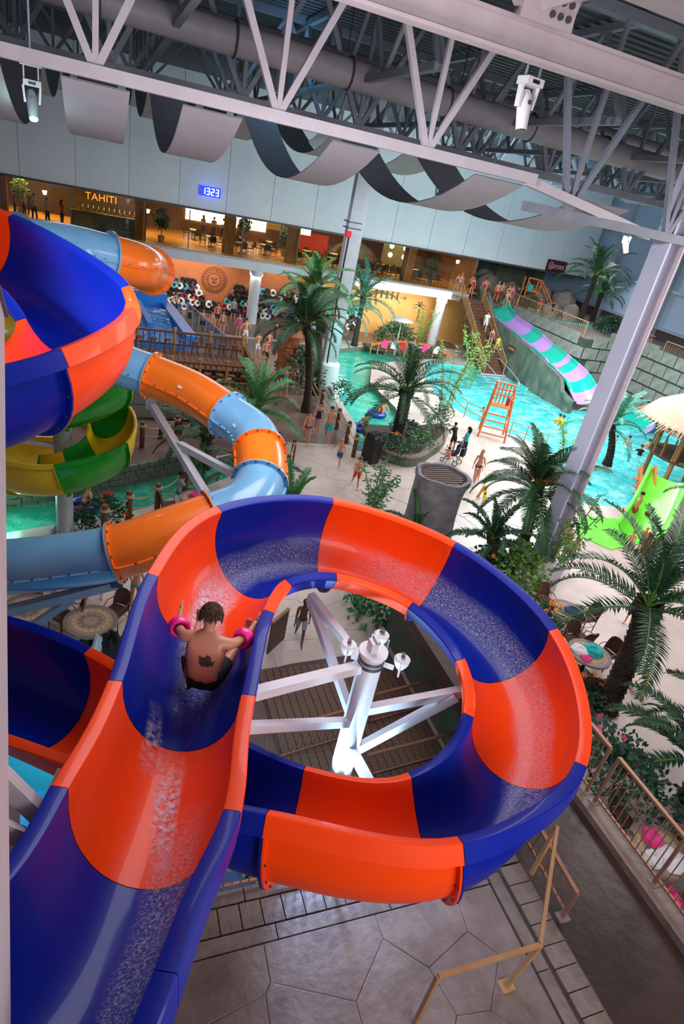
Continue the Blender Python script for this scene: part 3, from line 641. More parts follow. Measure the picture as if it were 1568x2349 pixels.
MB().box(G(268, 1338, 4.05) - O + V((.0, 0, .1)), (.2, .25, .22)).build('saddle', 'dark_plate', ts)
ts = thing('tube_support', 'white steel Y shaped arms carrying the orange tube above the rope walk', 'support', G(480, 1150, 3.9)); O = ts.location.copy()
A_ = G(345, 925, 5.35); B_ = G(475, 1140, 4.4); C_ = G(412, 1020, 4.95); D_ = G(532, 1085, 5.2)
MB().bar(A_ - O, B_ - O, .17).build('support_arm', 'white_steel', ts); MB().bar(C_ - O, D_ - O, .15).build('support_arm', 'white_steel', ts); MB().bar(A_ - O + V((0, 0, .5)), A_ - O + V((0, 0, -.1)), .25, .3).build('saddle', 'galvanised', ts)
MB().bar(B_ - O, B_ - O + V((.2, -.2, -4.2)), .2).build('support_arm', 'beam_paint', ts)
# ------------------------------------------------------------------ restaurant behind the glass, first floor
mat('parquet', 'D8A050', .4, col2='C88C3C', nscale=2); mat('warm_wall', '8C6844', .7, col2='7A5838', nscale=.5); mat('dark_wall', '4A3828', .6, col2='3A2C20', nscale=.8)
mat('mullion', '5C5A52', .4, .3); mat('bright_blind', 'F4F8FF', .5, emit=3.2); mat('counter_blue', '42546C', .4, col2='364660', nscale=3); mat('lamp_warm', 'FFD890', .5, emit=14); mat('red_wall', '9C2418', .5)
mat('letter_gold', 'F0A040', .4, emit=1.5); mat('digit', 'E8F4FF', .4, emit=6); mat('led_blue', '1030E0', .4, emit=2.2); mat('table_top', 'D8CCB4', .4)
FZ = 4.71
rf = struct('floor_gallery', MB().box((7, 55, FZ - .02), (48, 12, .04)), 'parquet')
struct('wall_gallery', MB().box((7, 61, 6.1), (48, .2, 3), ), 'warm_wall')
struct('wall_gallery', MB().box((31, 56, 6.1), (.2, 10, 3)), 'warm_wall')
for i in range(-3, 5): light('AREA', (i * 6 + 2, 54.5, 7.2), 260, (1, .82, .5), 4, (i * 6 + 2, 54.5, 4))
# glazing in bays
for i, (x0, x1) in enumerate([(-12, -6), (-6, -1.8), (-1.8, 2.9), (2.9, 6.0), (6.0, 9.9), (9.9, 14.2), (14.2, 19.2), (19.2, 23.6), (23.6, 27.9)]):
    g = thing('window_%d' % (i + 1), 'pane', 'window', (x0, 49.45, FZ)); del g['label']; del g['category']; g['kind'] = 'structure'
    MB().box(((x1 - x0) / 2, 0, 1.28), (x1 - x0 - .05, .02, 2.6)).build('pane', 'window_glass', g)
    MB().box((0, 0, 1.28), (.06, .1, 2.6)).build('mullion', 'mullion', g)
for x in (-6.2, 2.7, 9.0, 13.9, 19.0, 24.0): 
    MB().box((x, 50.1, 6), (.75 if x > 0 else 1.1, .8, 2.6)).build('column', 'warm_wall', None, label='square column between the restaurant windows of the gallery', cat='column', group='square gallery columns')
struct('wall_partition', MB().box((-1.2, 57.3, 6.05), (8.6, .2, 2.7)), 'dark_wall')
struct('window_10', MB().box((10.6, 60.8, 6.5), (7.2, .1, 1.7)), 'bright_blind')
struct('wall_red', MB().box((17.4, 57.5, 5.6), (3.6, .15, 1.9)), 'red_wall'); struct('window_11', MB().box((17.0, 57.4, 6.75), (.9, .1, .9)), 'bright_blind'); struct('window_12', MB().box((14.5, 60.8, 6.6), (2.2, .1, 1.2)), 'wall_cream')
dv = struct('wall_doors', MB().box((25.6, 56.0, 6.0), (3.2, .12, 2.6)), 'river_stone')
for x in (24.8, 26.2):
    for z in (6.75, 6.0): MB().tube([(x, 56.0, z), (x, 55.9, z)], .22, 16).build('porthole', 'bright_blind', dv)
def text(s, loc, size, m, rz=0, ex=.02, lab=None, cat='sign', par=None, tilt=pi / 2, name='lettering', sx=1, group=None):
    cu = bpy.data.curves.new(name, 'FONT'); cu.body = s; cu.size = size; cu.extrude = ex; cu.align_x = 'CENTER'; cu.align_y = 'CENTER'; cu.space_character = 1.05; cu.resolution_u = 2
    o = bpy.data.objects.new(name, cu); COL.objects.link(o); dg = bpy.context.evaluated_depsgraph_get(); me = bpy.data.meshes.new_from_object(o.evaluated_get(dg)); bpy.data.objects.remove(o)
    me.materials.clear(); me.materials.append(MATS[m]); o = link(name, me, par); o.location = loc; o.rotation_euler = (tilt, 0, rz); o.scale = (sx, 1, 1)
    return props(o, lab, cat if lab else None, group)
text('TAHITI', GY(232, 455, 57.17), .72, 'letter_gold', lab='golden TAHITI lettering on the dark wall above the bar', ex=.03)
# clock
ck = thing('digital_clock', 'small digital clock with white digits 1323 on a blue glowing panel, on the white wall', 'clock', G(0, 0) * 0 + GY(482, 440, 50.07))
MB().box((0, 0, 0), (1.45, .16, .62)).build('housing', 'led_blue', ck)
seg = {'1': 'bc', '3': 'abgcd', '2': 'abged'}
for i, ch in enumerate('1323'):
    mb = MB(); x = -.48 + i * .32
    for q in seg[ch]:
        c, dd = {'a': ((0, .2), (.18, .045)), 'g': ((0, 0), (.18, .045)), 'd': ((0, -.2), (.18, .045)), 'b': ((.09, .1), (.045, .2)), 'c': ((.09, -.1), (.045, .2)), 'e': ((-.09, -.1), (.045, .2)), 'f': ((-.09, .1), (.045, .2))}[q]
        mb.box((x + c[0], -.1, c[1]), (dd[0], .03, dd[1]))
    mb.build('digit', 'digit', ck)
light('POINT', GY(482, 440, 49.2), 14, (.1, .2, 1), .2)
# bar
bar = thing('bar_counter', 'long dark blue bar counter behind the gallery glass', 'bar', (.6, 51.6, FZ))
MB().box((0, 0, .55), (5.0, .8, 1.1)).build('front', 'counter_blue', bar); MB().box((0, 0, 1.12), (5.1, .9, .05)).build('worktop', 'dark_wall', bar)
for i in range(7): MB().box((-2.1 + .7 * i, -.41, .55), (.62, .03, .9)).build('panel', 'counter_blue', bar)
bs = MB().lathe([(.025, 0), (.035, .02), (.035, .14), (.015, .19), (.015, .23)], n=8).mesh('bottle', 'cloth_white', True)
for i in range(9): link('bottle', bs, None, label='small bottle or glass standing on the dark blue bar counter', cat='bottle', group='bottles and glasses on the bar', loc=(-1.4 + .4 * i + random.uniform(-.05, .05), 51.5 + random.uniform(-.1, .2), FZ + 1.145))
sh = thing('back_shelf', 'dark shelf with drinks behind the bar', 'shelf', (.9, 56.6, FZ)); MB().box((0, 0, .9), (5, .4, .06)).build('shelf_board', 'dark_wall', sh); MB().box((0, 0, .45), (5, .3, .88)).build('cabinet', 'dark_wall', sh)
for i in range(12): link('bottle', bs, None, label='bottle standing on the shelf below the golden lettering', cat='bottle', group='bottles on the back shelf', loc=(-1.2 + .38 * i, 56.6, FZ + .93))
for x, z, wh in ((-3.6, 6.5, 'left of the bar'), (3.35, 6.45, 'right of the golden lettering'), (8.9, 6.55, 'beside the bright window'), (28.5, 6.9, 'at the right end of the gallery')):
    t = thing('wall_lamp', 'small warm wall lamp ' + wh, 'lamp', (x, 52.9 if x < 28 else 50, z)); MB().lathe([(.1, -.15), (.16, .1), (0, .12)], n=10).build('lamp_shade', 'lamp_warm', t); MB().box((0, .1, 0), (.06, .2, .06)).build('bracket', 'mullion', t)
# cafe tables and chairs
def cafe_table(x, y, i):
    t = thing('cafe_table', '', 'table', (x, y, FZ)); MB().box((0, 0, .74), (.85, .85, .04)).build('tabletop', 'table_top', t); MB().cyl((0, 0, 0), (0, 0, .73), .04, 6).build('pedestal', 'mullion', t); MB().box((0, 0, .02), (.5, .5, .04)).build('foot', 'mullion', t); return t
def chair_proto(lab, m='rattan_frame', m2='wicker'):
    t = thing('rattan_chair', lab, 'chair')
    MB().box((0, 0, .44), (.46, .46, .05)).build('seat', m2, t)
    mb = MB(); R_ = [[V((.24 * sin(a), -.16 - .08 * cos(a) - .1 * z, .48 + .42 * z * (1 if abs(a) < .9 else .86))) for a in [(-1.2 + 2.4 * k / 8) for k in range(9)]] for z in (0, .35, .7, .92, 1.0)]
    mb.grid(R_); mb.grid([[p + V((0, -.025, 0)) for p in r_] for r_ in R_], True); mb.build('backrest', m2, t, True)
    MB().tube(catmull([(-.23, -.2, .02), (-.24, -.2, .5), (-.2, -.3, .85), (0, -.34, .93), (.2, -.3, .85), (.24, -.2, .5), (.23, -.2, .02)], 3), .016, 5).build('back_frame', m, t, True)
    for sx in (-1, 1): MB().cyl((sx * .2, .2, .42), (sx * .22, .22, 0), .018, 5).build('leg', m, t)
    MB().tube([(-.21, .21, .2), (.21, .21, .2), (.21, -.2, .2), (-.21, -.2, .2)], .01, 4, closed=True).build('stretcher', m, t)
    for sx in (-1, 1): MB().tube([(sx * .22, -.26, .66), (sx * .27, .0, .66), (sx * .24, .18, .6), (sx * .21, .21, .42)], .014, 5).build('arm', m, t, True)
    return t
mat('cafe_dark', '2E241E', .5)
CCH = chair_proto('dark rattan chair', 'cafe_dark', 'cafe_dark'); CCH.location = (6.9, 52.4, FZ)
first = True
ct0 = None
TB = [(8.1, 52.3), (10.3, 51.4), (12.5, 52.7), (7.2, 55.2), (10.5, 55.5), (14.8, 51.4), (16.3, 53.3), (13.6, 55.6), (17.8, 51.2), (21.0, 51.3), (22.7, 52.2), (24.6, 51.2), (22.0, 54.6), (26.1, 52.5), (19.0, 54.4)]
for i, (x, y) in enumerate(TB):
    if ct0 is None: ct0 = cafe_table(x, y, i); t = ct0
    else: t = dup(ct0, (x, y, FZ))
    t['label'] = 'square pale cafe table behind the gallery glass'; t['group'] = 'cafe tables behind the gallery glass'
    for k in range(4):
        a = k * pi / 2 + random.uniform(-.15, .15); p = (x + .68 * sin(a), y - .68 * cos(a), FZ)
        o = CCH if first else dup(CCH); o.location = p; o.rotation_euler = (0, 0, a); first = False
        o['label'] = 'dark rattan chair at a cafe table behind the gallery glass'; o['group'] = 'chairs behind the gallery glass'
# row of chairs beside the glass at the right
for i in range(14):
    x = 20.2 + i * .55; o = dup(CCH, (x, 50.4, FZ), pi + random.uniform(-.2, .2)); o['label'] = 'dark rattan chair in the row along the glass, right of the centre column'; o['group'] = 'chairs in a row along the right glass'
# ------------------------------------------------------------------ swim rings stacked on the terracotta wall
ringm = {}
for c, (cn, cc) in enumerate((('black', '141416'), ('white', 'D8DCE0'), ('teal', '38A8B0'), ('purple', '5A3C78'), ('grey', '6C6C74'), ('red', 'A83838'))):
    mat('ring_' + cn, cc, .4); mb = MB()
    R_, r_ = .21, .1
    mb.grid([[V(((R_ + r_ * cos(b)) * cos(a), -.12 + r_ * sin(b) , (R_ + r_ * cos(b)) * sin(a))) for b in [2 * pi * k / 7 for k in range(7)]] for a in [2 * pi * k / 12 for k in range(13)]], False, True)
    ringm[cn] = mb.mesh('swim_ring', 'ring_' + cn, True)
rnd = random.Random(4)
hs = [(-1.8, 1.3, 1.6), (3.9, 5.0, 3.0), (5.0, 7.2, 2.0), (7.2, 8.4, .7), (9.0, 10.7, 1.2), (9.9, 11.0, 2.0), (11.8, 13.0, 2.6), (12.3, 15.3, 3.2), (8.2, 9.3, .9), (17.4, 19.6, 3.2)]
def hmax(x):
    pts = [(-3, .6), (-1.6, 1.6), (.5, 2.8), (2.0, 2.4), (3.6, 3.6), (4.6, 3.3), (5.2, 2.2), (6.2, 2.9), (6.9, 2.3), (7.4, 1.2), (8.3, .8), (9.0, .6), (9.4, 1.4), (10.1, 3.3), (10.9, 2.0), (11.6, 2.4), (12.2, 3.4), (12.9, 3.3), (13.6, 2.6), (14.2, 3.3), (15.4, 3.7), (16.4, 2.9), (16.9, .6), (18.3, 2.2), (19.4, 3.2), (20.3, 3.0), (20.7, 1)]
    for (a, b), (c, d_) in zip(pts, pts[1:]):
        if a <= x <= c: return b + (d_ - b) * (x - a) / (c - a)
    return 0
cnt = 0; GN = 'swim rings piled on the terracotta wall'
for j in range(9):
    for i in range(58):
        x = -3 + (i + .5 * (j % 2)) * .415; z = .32 + j * .375
        if z < hmax(x) and cnt < 290:
            cn = rnd.choice(['black'] * 5 + ['white'] * 3 + ['teal', 'purple', 'grey', 'red'])
            y = 50.72 if x < 17 else 50.5
            o = link('swim_ring', ringm[cn], None, label=cn + ' swim ring in the pile on the terracotta wall', cat='swim ring', group=cn + ' ' + GN, loc=(x + rnd.uniform(-.03, .03), y, z), rz=rnd.uniform(-.3, .3)); cnt += 1
# round emblem and palm stencils
em = thing('wall_emblem', 'round carved dark emblem on the terracotta wall between the ring piles', 'emblem', (7.95 + .35, 50.78, 2.55)); mat('stencil', '5A3420', .7)
for r_ in (.95, .82, .5): MB().tube([(r_ * cos(a * pi / 16), 0, r_ * sin(a * pi / 16)) for a in range(32)], .03, 4, closed=True).build('circle', 'stencil', em)
for k in range(20):
    a = k * pi / 10; MB().bar((.58 * cos(a), 0, .58 * sin(a)), (.75 * cos(a + .12), 0, .75 * sin(a + .12)), .07, .03).build('glyph', 'stencil', em)
for q in ((-.15, .12), (.15, .12)): MB().cyl((q[0], 0, q[1]), (q[0], -.03, q[1]), .07, 8).build('glyph', 'stencil', em)
MB().bar((-.16, -.01, -.18), (.16, -.01, -.18), .08, .04).build('glyph', 'stencil', em); MB().box((0, 0, -.03), (.08, .04, .2)).build('glyph', 'stencil', em)
def palmstencil(x, y, z, s, lab):
    mb = MB()
    mb.tube([(0, 0, -s), (.1 * s, 0, -.3 * s), (.02, 0, .4 * s)], .035 * s + .01, 4)
    for a in (-.4, .3, 1.2, 2.0, 2.9, 3.6): mb.tube(catmull([(0, 0, .4 * s), (.35 * s * cos(a), 0, .4 * s + .35 * s * sin(a)), (.65 * s * cos(a), 0, .4 * s + .35 * s * sin(a) - .12 * s)], 3), [.05 * s] * 4 + [.03 * s] * 2 + [.01], 4)
    o = mb.build('palm_stencil', 'stencil', None, label=lab, cat='wall art'); o.location = (x, y, z); o.scale = (1, .4, 1)
palmstencil(17.5, 50.75, 2.4, 1.0, 'dark palm stencil on the terracotta wall between ring piles'); palmstencil(26.2, 50.55, 2.4, 1.0, 'dark palm stencil on the ochre wall right of the restroom signs')
text('WC', (24.4, 50.5, 3.5), .01, 'stencil', lab=None) if False else None
rs = thing('restroom_sign', 'row of dark pictogram people and arrow on the ochre wall', 'sign', (23.0, 50.56, 3.25))
for i in range(5):
    x = -1.1 + i * .5; MB().ball((x, 0, .32), (.08, .02, .08), 8, 5).build('head', 'stencil', rs); MB().bar((x, 0, .2), (x, 0, -.25), .14, .03).build('body', 'stencil', rs)
MB().bar((1.2, 0, 0), (1.75, 0, 0), .06, .03).build('arrow', 'stencil', rs); MB().bar((1.75, 0, 0), (1.55, 0, .15), .05, .03).build('arrow', 'stencil', rs); MB().bar((1.75, 0, 0), (1.55, 0, -.15), .05, .03).build('arrow', 'stencil', rs)
t = thing('dome_camera', 'small dark dome camera under the gallery slab', 'camera', (13.7, 48.7, 3.85)); MB().ball((0, 0, 0), .16, 12, 6).build('dome', 'black_plastic', t, True); MB().cyl((0, 0, .1), (0, 0, .16), .2, 12).build('mount', 'cloth_purple', t)
# ------------------------------------------------------------------ people: one skinned surface per pose, clothes and hair as children
def rx(v, a): return V((v[0], v[1] * cos(a) + v[2] * sin(a), -v[1] * sin(a) + v[2] * cos(a)))     # forward swing: down (-z) goes to +y
def fk(p):
    """joint positions of a figure 1.75 m tall facing +y; p: lean, head tilt, legs ((swing, knee, spread) x2), arms ((swing, spread, elbow) x2)"""
    J = {}; E = []; lean = p.get('lean', 0); pz = p.get('pz', .93); w = p.get('w', 1.0); fem = p.get('fem', 0)
    def tor(x, z, y=0): 
        q = V((x, y, z)); return V((0, 0, pz)) + V((q.x, q.y * cos(lean) + q.z * sin(lean), q.z * cos(lean) - q.y * sin(lean)))
    hw = .098
    def add(n, pos, r, par=None): J[n] = (pos, r); (E.append((par, n)) if par else None)
    hipr = (.125 if fem else .115) * w
    add('pelvis', tor(0, 0), (hipr * 1.15, hipr * .9)); add('waist', tor(0, .17, .005), ((.1 if fem else .118) * w, .085 * w), 'pelvis'); add('chest', tor(0, .34, .01), ((.12 if fem else .14) * w, (.105 if fem else .11) * w), 'waist'); add('collar', tor(0, .48), (.075, .07), 'chest')
    ht = p.get('head', 0); hd = V((0, sin(lean * .6 + ht), cos(lean * .6 + ht)))
    add('neck', J['collar'][0] + hd * .08, (.052, .052), 'collar'); add('skull', J['neck'][0] + hd * .1 + V((0, .01, 0)), (.078, .09), 'neck'); add('crown', J['skull'][0] + hd * .1, (.07, .085), 'skull')
    for s, n in ((-1, 'L'), (1, 'R')):
        sw, kn, sp = p['legs'][0 if s < 0 else 1]
        hip = V((s * hw, 0, pz - .03)); d1 = V((s * sin(sp) * 1, sin(sw) * cos(sp), -cos(sw) * cos(sp))); k = hip + d1 * .43
        a2 = sw - kn; s2 = sp * p.get('spk', .6); d2 = V((s * sin(s2), sin(a2) * cos(s2), -cos(a2) * cos(s2))); an = k + d2 * .41
        fa = p.get('foot', (None, None))[0 if s < 0 else 1]; fd = V((s * .15, 1, 0)).normalized() if fa is None else V((s * .1, cos(fa), sin(fa)))
        add('hip' + n, hip, (.088 * w, .092 * w), 'pelvis'); add('thigh' + n, hip.lerp(k, .45), (.074 * w, .076 * w), 'hip' + n); add('knee' + n, k, (.052, .054), 'thigh' + n); add('calf' + n, k.lerp(an, .35) - V((0, .012, 0)), (.05, .054), 'knee' + n); add('ankle' + n, an, (.034, .036), 'calf' + n)
        add('foot' + n, an + fd * .1 - V((0, 0, .035)), (.036, .028), 'ankle' + n); add('toe' + n, an + fd * .19 - V((0, 0, .045)), (.036, .018), 'foot' + n)
        sw, sp, el = p['arms'][0 if s < 0 else 1][:3]; inw = p['arms'][0 if s < 0 else 1][3] if len(p['arms'][0 if s < 0 else 1]) > 3 else 0
        sh = tor(s * (.165 if fem else .185) * w, .445); d1 = V((s * sin(sp), sin(sw) * cos(sp), -cos(sw) * cos(sp))); e = sh + d1 * .28
        a2 = sw + el; d2 = V((s * sin(sp * .7 - inw), sin(a2) * cos(sp * .7 - inw), -cos(a2) * cos(sp * .7 - inw))); wr = e + d2 * .25
        add('shoulder' + n, sh, (.062 if not fem else .05, .062 if not fem else .05), 'collar'); add('elbow' + n, e, (.04, .04), 'shoulder' + n); add('fore' + n, e.lerp(wr, .35), (.038, .036), 'elbow' + n); add('wrist' + n, wr, (.025, .022), 'fore' + n)
        pa = wr + d2 * .06; add('palm' + n, pa, (.036, .018), 'wrist' + n); side = d2.cross(V((s, 0, 0))).normalized(); side = side if side.length > .1 else V((0, 1, 0))
        if side.y < 0: side = -side
        for i, (o, l) in enumerate(((-.028, .05), (-.01, .068), (.01, .072), (.028, .062))):
            b = pa + d2 * .035 + side * o; cu = V((-s * .012, 0, 0)); add('fa%d%s' % (i, n), b, (.0095, .0095), 'palm' + n); add('fb%d%s' % (i, n), b + d2 * l + cu * 1.6, (.008, .008), 'fa%d%s' % (i, n))
        t_ = wr + d2 * .025 + side * .035; add('ta' + n, t_, (.011, .011), 'wrist' + n); add('tb' + n, t_ + d2 * .045 + side * .022, (.009, .009), 'ta' + n)
    return J, E
def make_body(p, name='body'):
    J, E = fk(p); keys = list(J); ix = {k: i for i, k in enumerate(keys)}
    me = bpy.data.meshes.new('skeleton'); me.from_pydata([J[k][0] for k in keys], [(ix[a], ix[b]) for a, b in E], []); o = bpy.data.objects.new('skeleton', me); COL.objects.link(o)
    md = o.modifiers.new('skin', 'SKIN'); md.use_smooth_shade = True; md.branch_smoothing = .5
    for k in keys: me.skin_vertices[0].data[ix[k]].radius = (J[k][1][0] * p.get('tm', 1.22), J[k][1][1] * (1.0 + .3 * (p.get('tm', 1.22) - 1))) if k in ('pelvis', 'waist', 'chest', 'collar') else J[k][1]
    me.skin_vertices[0].data[0].use_root = True
    o.modifiers.new('sub', 'SUBSURF').levels = p.get('sub', 1)
    dg = bpy.context.evaluated_depsgraph_get(); dg.update(); m2 = bpy.data.meshes.new_from_object(o.evaluated_get(dg)); bpy.data.objects.remove(o)
    VV = [v.co.copy() for v in m2.vertices]; FF = [tuple(f.vertices) for f in m2.polygons]; NN = [v.normal.copy() for v in m2.vertices]; bpy.data.meshes.remove(m2)
    segs = [(a, b, J[a][0], J[b][0]) for a, b in E]; tag = []
    for v in VV:
        best = None
        for a, b, A, B in segs:
            if a[0:2] in ('fa',): continue
            d = B - A; t = max(0, min(1, (v - A).dot(d) / max(1e-9, d.length_squared))); q = (v - A - d * t).length / (.5 * (J[a][1][0] + J[b][1][0]))
            if best is None or q < best[0]: best = (q, a, b, t)
        tag.append(best[1:])
    mb = MB(); mb.add(VV, FF)
    nk, cr = J['neck'][0], J['crown'][0]; up = (cr - nk).normalized(); fw = V((0, 1, 0)) - up * up.y; fw.normalize(); sd = fw.cross(up); hc = J['skull'][0].lerp(cr, .35)
    mb.tube([hc + fw * .08 + up * .02, hc + fw * .118 - up * .025, hc + fw * .09 - up * .035], [.008, .014, .008], 6)
    for s in (-1, 1): mb.ball(hc + sd * s * .082 - up * .01 - fw * .005, (.014, .02, .03), 6, 4)
    mb.m = 1
    for s in (-1, 1): mb.ball(hc + sd * s * .032 + fw * .083 + up * .012, (.013, .01, .008), 6, 4)
    mb.m = 2; mb.tube([hc - sd * .025 + fw * .086 - up * .058, hc + fw * .094 - up * .06, hc + sd * .025 + fw * .086 - up * .058], [.004, .007, .004], 5)
    body = mb.mesh(name, ['skin', 'hair_dark', 'petal_red'], True)
    # hair
    long = p.get('long', 0); mh = MB()
    rows = []
    for i in range(7):
        a = i / 6 * 1.75; rows.append([hc + up * (.03 + .108 * cos(a)) + (sd * sin(b) * .094 + fw * cos(b) * .108) * sin(a) * (1 if cos(b) < .3 or a < 1.05 else .97) - up * (0 if cos(b) < .35 else -.045 * max(0, (a - .9))) - fw * .012 for b in [2 * pi * k / 14 for k in range(14)]])
    mh.grid(rows, False, True)
    if long:
        b0 = hc - fw * .07; mh.tube(catmull([b0 + up * .06, b0 - up * .05 - fw * .02, b0 - up * .16 - fw * .01, b0 - up * .24 - fw * .01], 3), [.06, .075, .08, .082, .08, .075, .07, .06, .045, .02], 9)
    hair = mh.mesh('hair', 'hair_dark', True)
    def cloth(sel, nm, off=.012):
        keep = [all(sel(tag[i], VV[i]) for i in f) for f in FF]; used = {}; vs = []; fs = []
        for f, k in zip(FF, keep):
            if not k: continue
            g = []
            for i in f:
                if i not in used: used[i] = len(vs); vs.append(VV[i] + NN[i] * off)
                g.append(used[i])
            fs.append(tuple(g))
        return MB().add(vs, fs).mesh(nm, 'cloth_blue', True) if fs else None
    pel = J['pelvis'][0]; chest = J['chest'][0]; tu = (J['chest'][0] - pel).normalized()
    T_ = lambda names, hi=1.0: (lambda t, v: (t[0][:-1] in names or t[1] in names or t[1][:-1] in names) and (t[2] <= hi))
    def s_trunks(t, v):
        if t[1] in ('waist',): return t[2] < .3
        return t[1][:-1] in ('hip', 'thigh') or (t[1][:-1] == 'knee' and t[2] < .55) or t[0] == 'pelvis' and t[1][:-1] == 'hip'
    def s_bottom(t, v): return (t[1] == 'waist' and t[2] < .12) or (t[1][:-1] == 'hip') or (t[1][:-1] == 'thigh' and t[2] < .15)
    def s_top(t, v): return t[1] in ('chest', 'collar', 'waist') and -.07 < (v - chest).dot(tu) < .05
    def s_shirt(t, v): return t[1] in ('waist', 'chest', 'collar') or t[1][:-1] == 'shoulder' or (t[1][:-1] == 'elbow' and t[2] < .55) or (t[1][:-1] == 'hip' and (v - pel).dot(tu) > -.02)
    def s_suit(t, v): return (t[1] in ('waist', 'chest') or (t[1] == 'collar' and t[2] < .3) or (t[1][:-1] == 'hip'))
    def s_long(t, v): return s_trunks(t, v) or t[1][:-1] in ('knee', 'calf') or (t[1][:-1] == 'ankle' and t[2] < .8)
    return dict(body=body, hair=hair, trunks=cloth(s_trunks, 'swim_trunks', .016), bottom=cloth(s_bottom, 'bikini_bottom', .008), top=cloth(s_top, 'bikini_top', .01), shirt=cloth(s_shirt, 'shirt', .014), suit=cloth(s_suit, 'swimsuit', .008), trousers=cloth(s_long, 'trousers', .016), J=J, VV=VV)
PO = dict(
    stand=dict(legs=((.03, .03, .05), (-.05, .03, .06)), arms=((.05, .12, .25), (.1, .14, .3))),
    walk=dict(legs=((.4, .1, .02), (-.3, .35, .03)), arms=((-.35, .12, .3), (.45, .1, .4)), lean=.04),
    run=dict(legs=((.7, .6, .05), (-.35, .9, .05)), arms=((.5, .5, .5), (-.6, .7, .6)), lean=.12),
    wstand=dict(fem=1, w=.95, long=1, legs=((.05, .06, .04), (-.06, .03, .05)), arms=((.1, .14, .3), (.2, .2, .9))),
    wwalk=dict(fem=1, w=1.0, long=1, legs=((.35, .08, .02), (-.3, .3, .02)), arms=((-.3, .14, .3), (.35, .14, .5))),
    hips=dict(legs=((.05, .02, .1), (-.05, .02, .12)), arms=((-.1, .6, -.1, .9), (.0, .6, .2, .9))),
    up=dict(legs=((.1, .1, .1), (-.1, .1, .1)), arms=((2.4, .4, .3), (2.2, .5, .2))),
    lean=dict(legs=((.1, .1, .05), (-.05, .02, .05)), arms=((.9, .25, .9), (.9, .25, .9)), lean=.35, head=-.1),
    sit=dict(pz=.55, legs=((1.45, 1.35, .1), (1.45, 1.35, .12)), arms=((.6, .15, .8), (.7, .15, .7)), lean=.08),
    loll=dict(pz=.25, legs=((1.35, .35, .15), (1.4, .5, .2)), arms=((.2, .6, .5), (.2, .6, .5)), lean=-.55, head=.5),
)
PB = {}
def proto(k):
    if k not in PB: PB[k] = make_body(PO[k])
    return PB[k]
NPERS = 0
def ow(o, m, i=0):
    o.material_slots[i].link = 'OBJECT'; o.material_slots[i].material = MATS[m]
def person(pose, loc, rz, label, h=1.75, skin='skin', hair='hair_dark', wear=(('trunks', 'cloth_blue'),), group=None, cat='person', hold=None):
    B = proto(pose); s = h / 1.75
    t = link('person', B['body'], None, label, cat, group, None, loc, rz); t.scale = (s, s, s); ow(t, skin)
    if hair: ow(link('hair', B['hair'], t), hair)
    for part, m in wear:
        if B[part]: ow(link({'trunks': 'swim_trunks', 'bottom': 'bikini_bottom', 'top': 'bikini_top', 'suit': 'swimsuit'}.get(part, part), B[part], t), m)
    return t
def at(px, py, z=0.0): p = G(px, py, z); return (p.x, p.y, z)
def facing(px1, py1, px2, py2, z=0):
    a, b = G(px1, py1, z), G(px2, py2, z); return atan2(-(b.x - a.x), b.y - a.y)
TC_ = 0 # heading: rz = 0 looks away from the camera (+y), pi looks back at it
cam_rz = lambda x, y: atan2(x, -y)  # facing the camera
M1 = lambda c: (('trunks', c),)
BK = lambda c, d=None: (('bottom', d or c), ('top', c))
# walkway by the rope posts
person('wwalk', at(701, 1018), 2.7, 'woman in a pink bikini top and black bottom walking on the brown path', 1.66, 'skin', 'hair_brown', BK('cloth_pink', 'cloth_black'))
person('wwalk', at(724, 995), 2.7, 'woman in a black striped swimsuit walking behind the pink bikini', 1.66, 'skin', 'hair_dark', (('suit', 'cloth_navy'),))
person('walk', at(748, 1014), 2.7, 'tall man in yellow and blue striped trunks walking beside the rope posts', 1.83, 'skin', 'hair_dark', M1('cloth_teal'))
person('run', at(774, 1072), 2.5, 'boy in blue trunks walking near the black bin', 1.4, 'skin', 'hair_blond', M1('cloth_blue'))
person('walk', at(812, 1118), 2.9, 'boy in red and yellow trunks walking near the green bamboo', 1.4, 'skin', 'hair_brown', M1('cloth_red'))
person('walk', at(684, 1470), 2.8, 'boy with dark skin in patterned shorts stepping down, seen through the loop', 1.42, 'skin_dark', 'hair_dark', M1('cloth_grey'))
person('wstand', at(1057, 1050), .5, 'woman in a teal top and black shorts standing by the stroller', 1.68, 'skin_tan', 'hair_dark', (('shirt', 'cloth_teal'), ('trunks', 'cloth_black')))
person('lean', at(1021, 1085), .4, 'man with bare back bending beside the stroller', 1.3, 'skin_tan', 'hair_dark', M1('cloth_white'))
person('lean', at(1033, 1035), .2, 'dark haired woman leaning over the stroller', 1.55, 'skin_tan', 'hair_dark', (('shirt', 'cloth_black'), ('trunks', 'cloth_black')))
person('wwalk', at(1085, 1108), -.9, 'blond woman in a dark bikini walking with a pink child on the pale deck', 1.7, 'skin', 'hair_blond', BK('cloth_black'))
person('stand', at(1092, 1100), -.8, 'small child in pink beside the blond woman on the deck', .95, 'skin', 'hair_blond', (('suit', 'cloth_pink'),))
person('stand', at(1298, 1302), 2.6, 'boy in dark trunks standing right of the tall column foot', 1.35, 'skin', 'hair_brown', M1('cloth_navy'))
person('stand', at(1276, 1290), 2.0, 'person half hidden behind the tall right column', 1.7, 'skin', 'hair_dark', M1('cloth_grey'))
person('stand', at(1432, 1270), 2.6, 'child in white standing on the pale deck behind the palm fronds', 1.1, 'skin', 'hair_blond', M1('cloth_white'))
person('hips', at(1440, 1205), .4, 'bare backed man standing by the lime green slide', 1.7, 'skin', 'hair_dark', M1('cloth_red'))
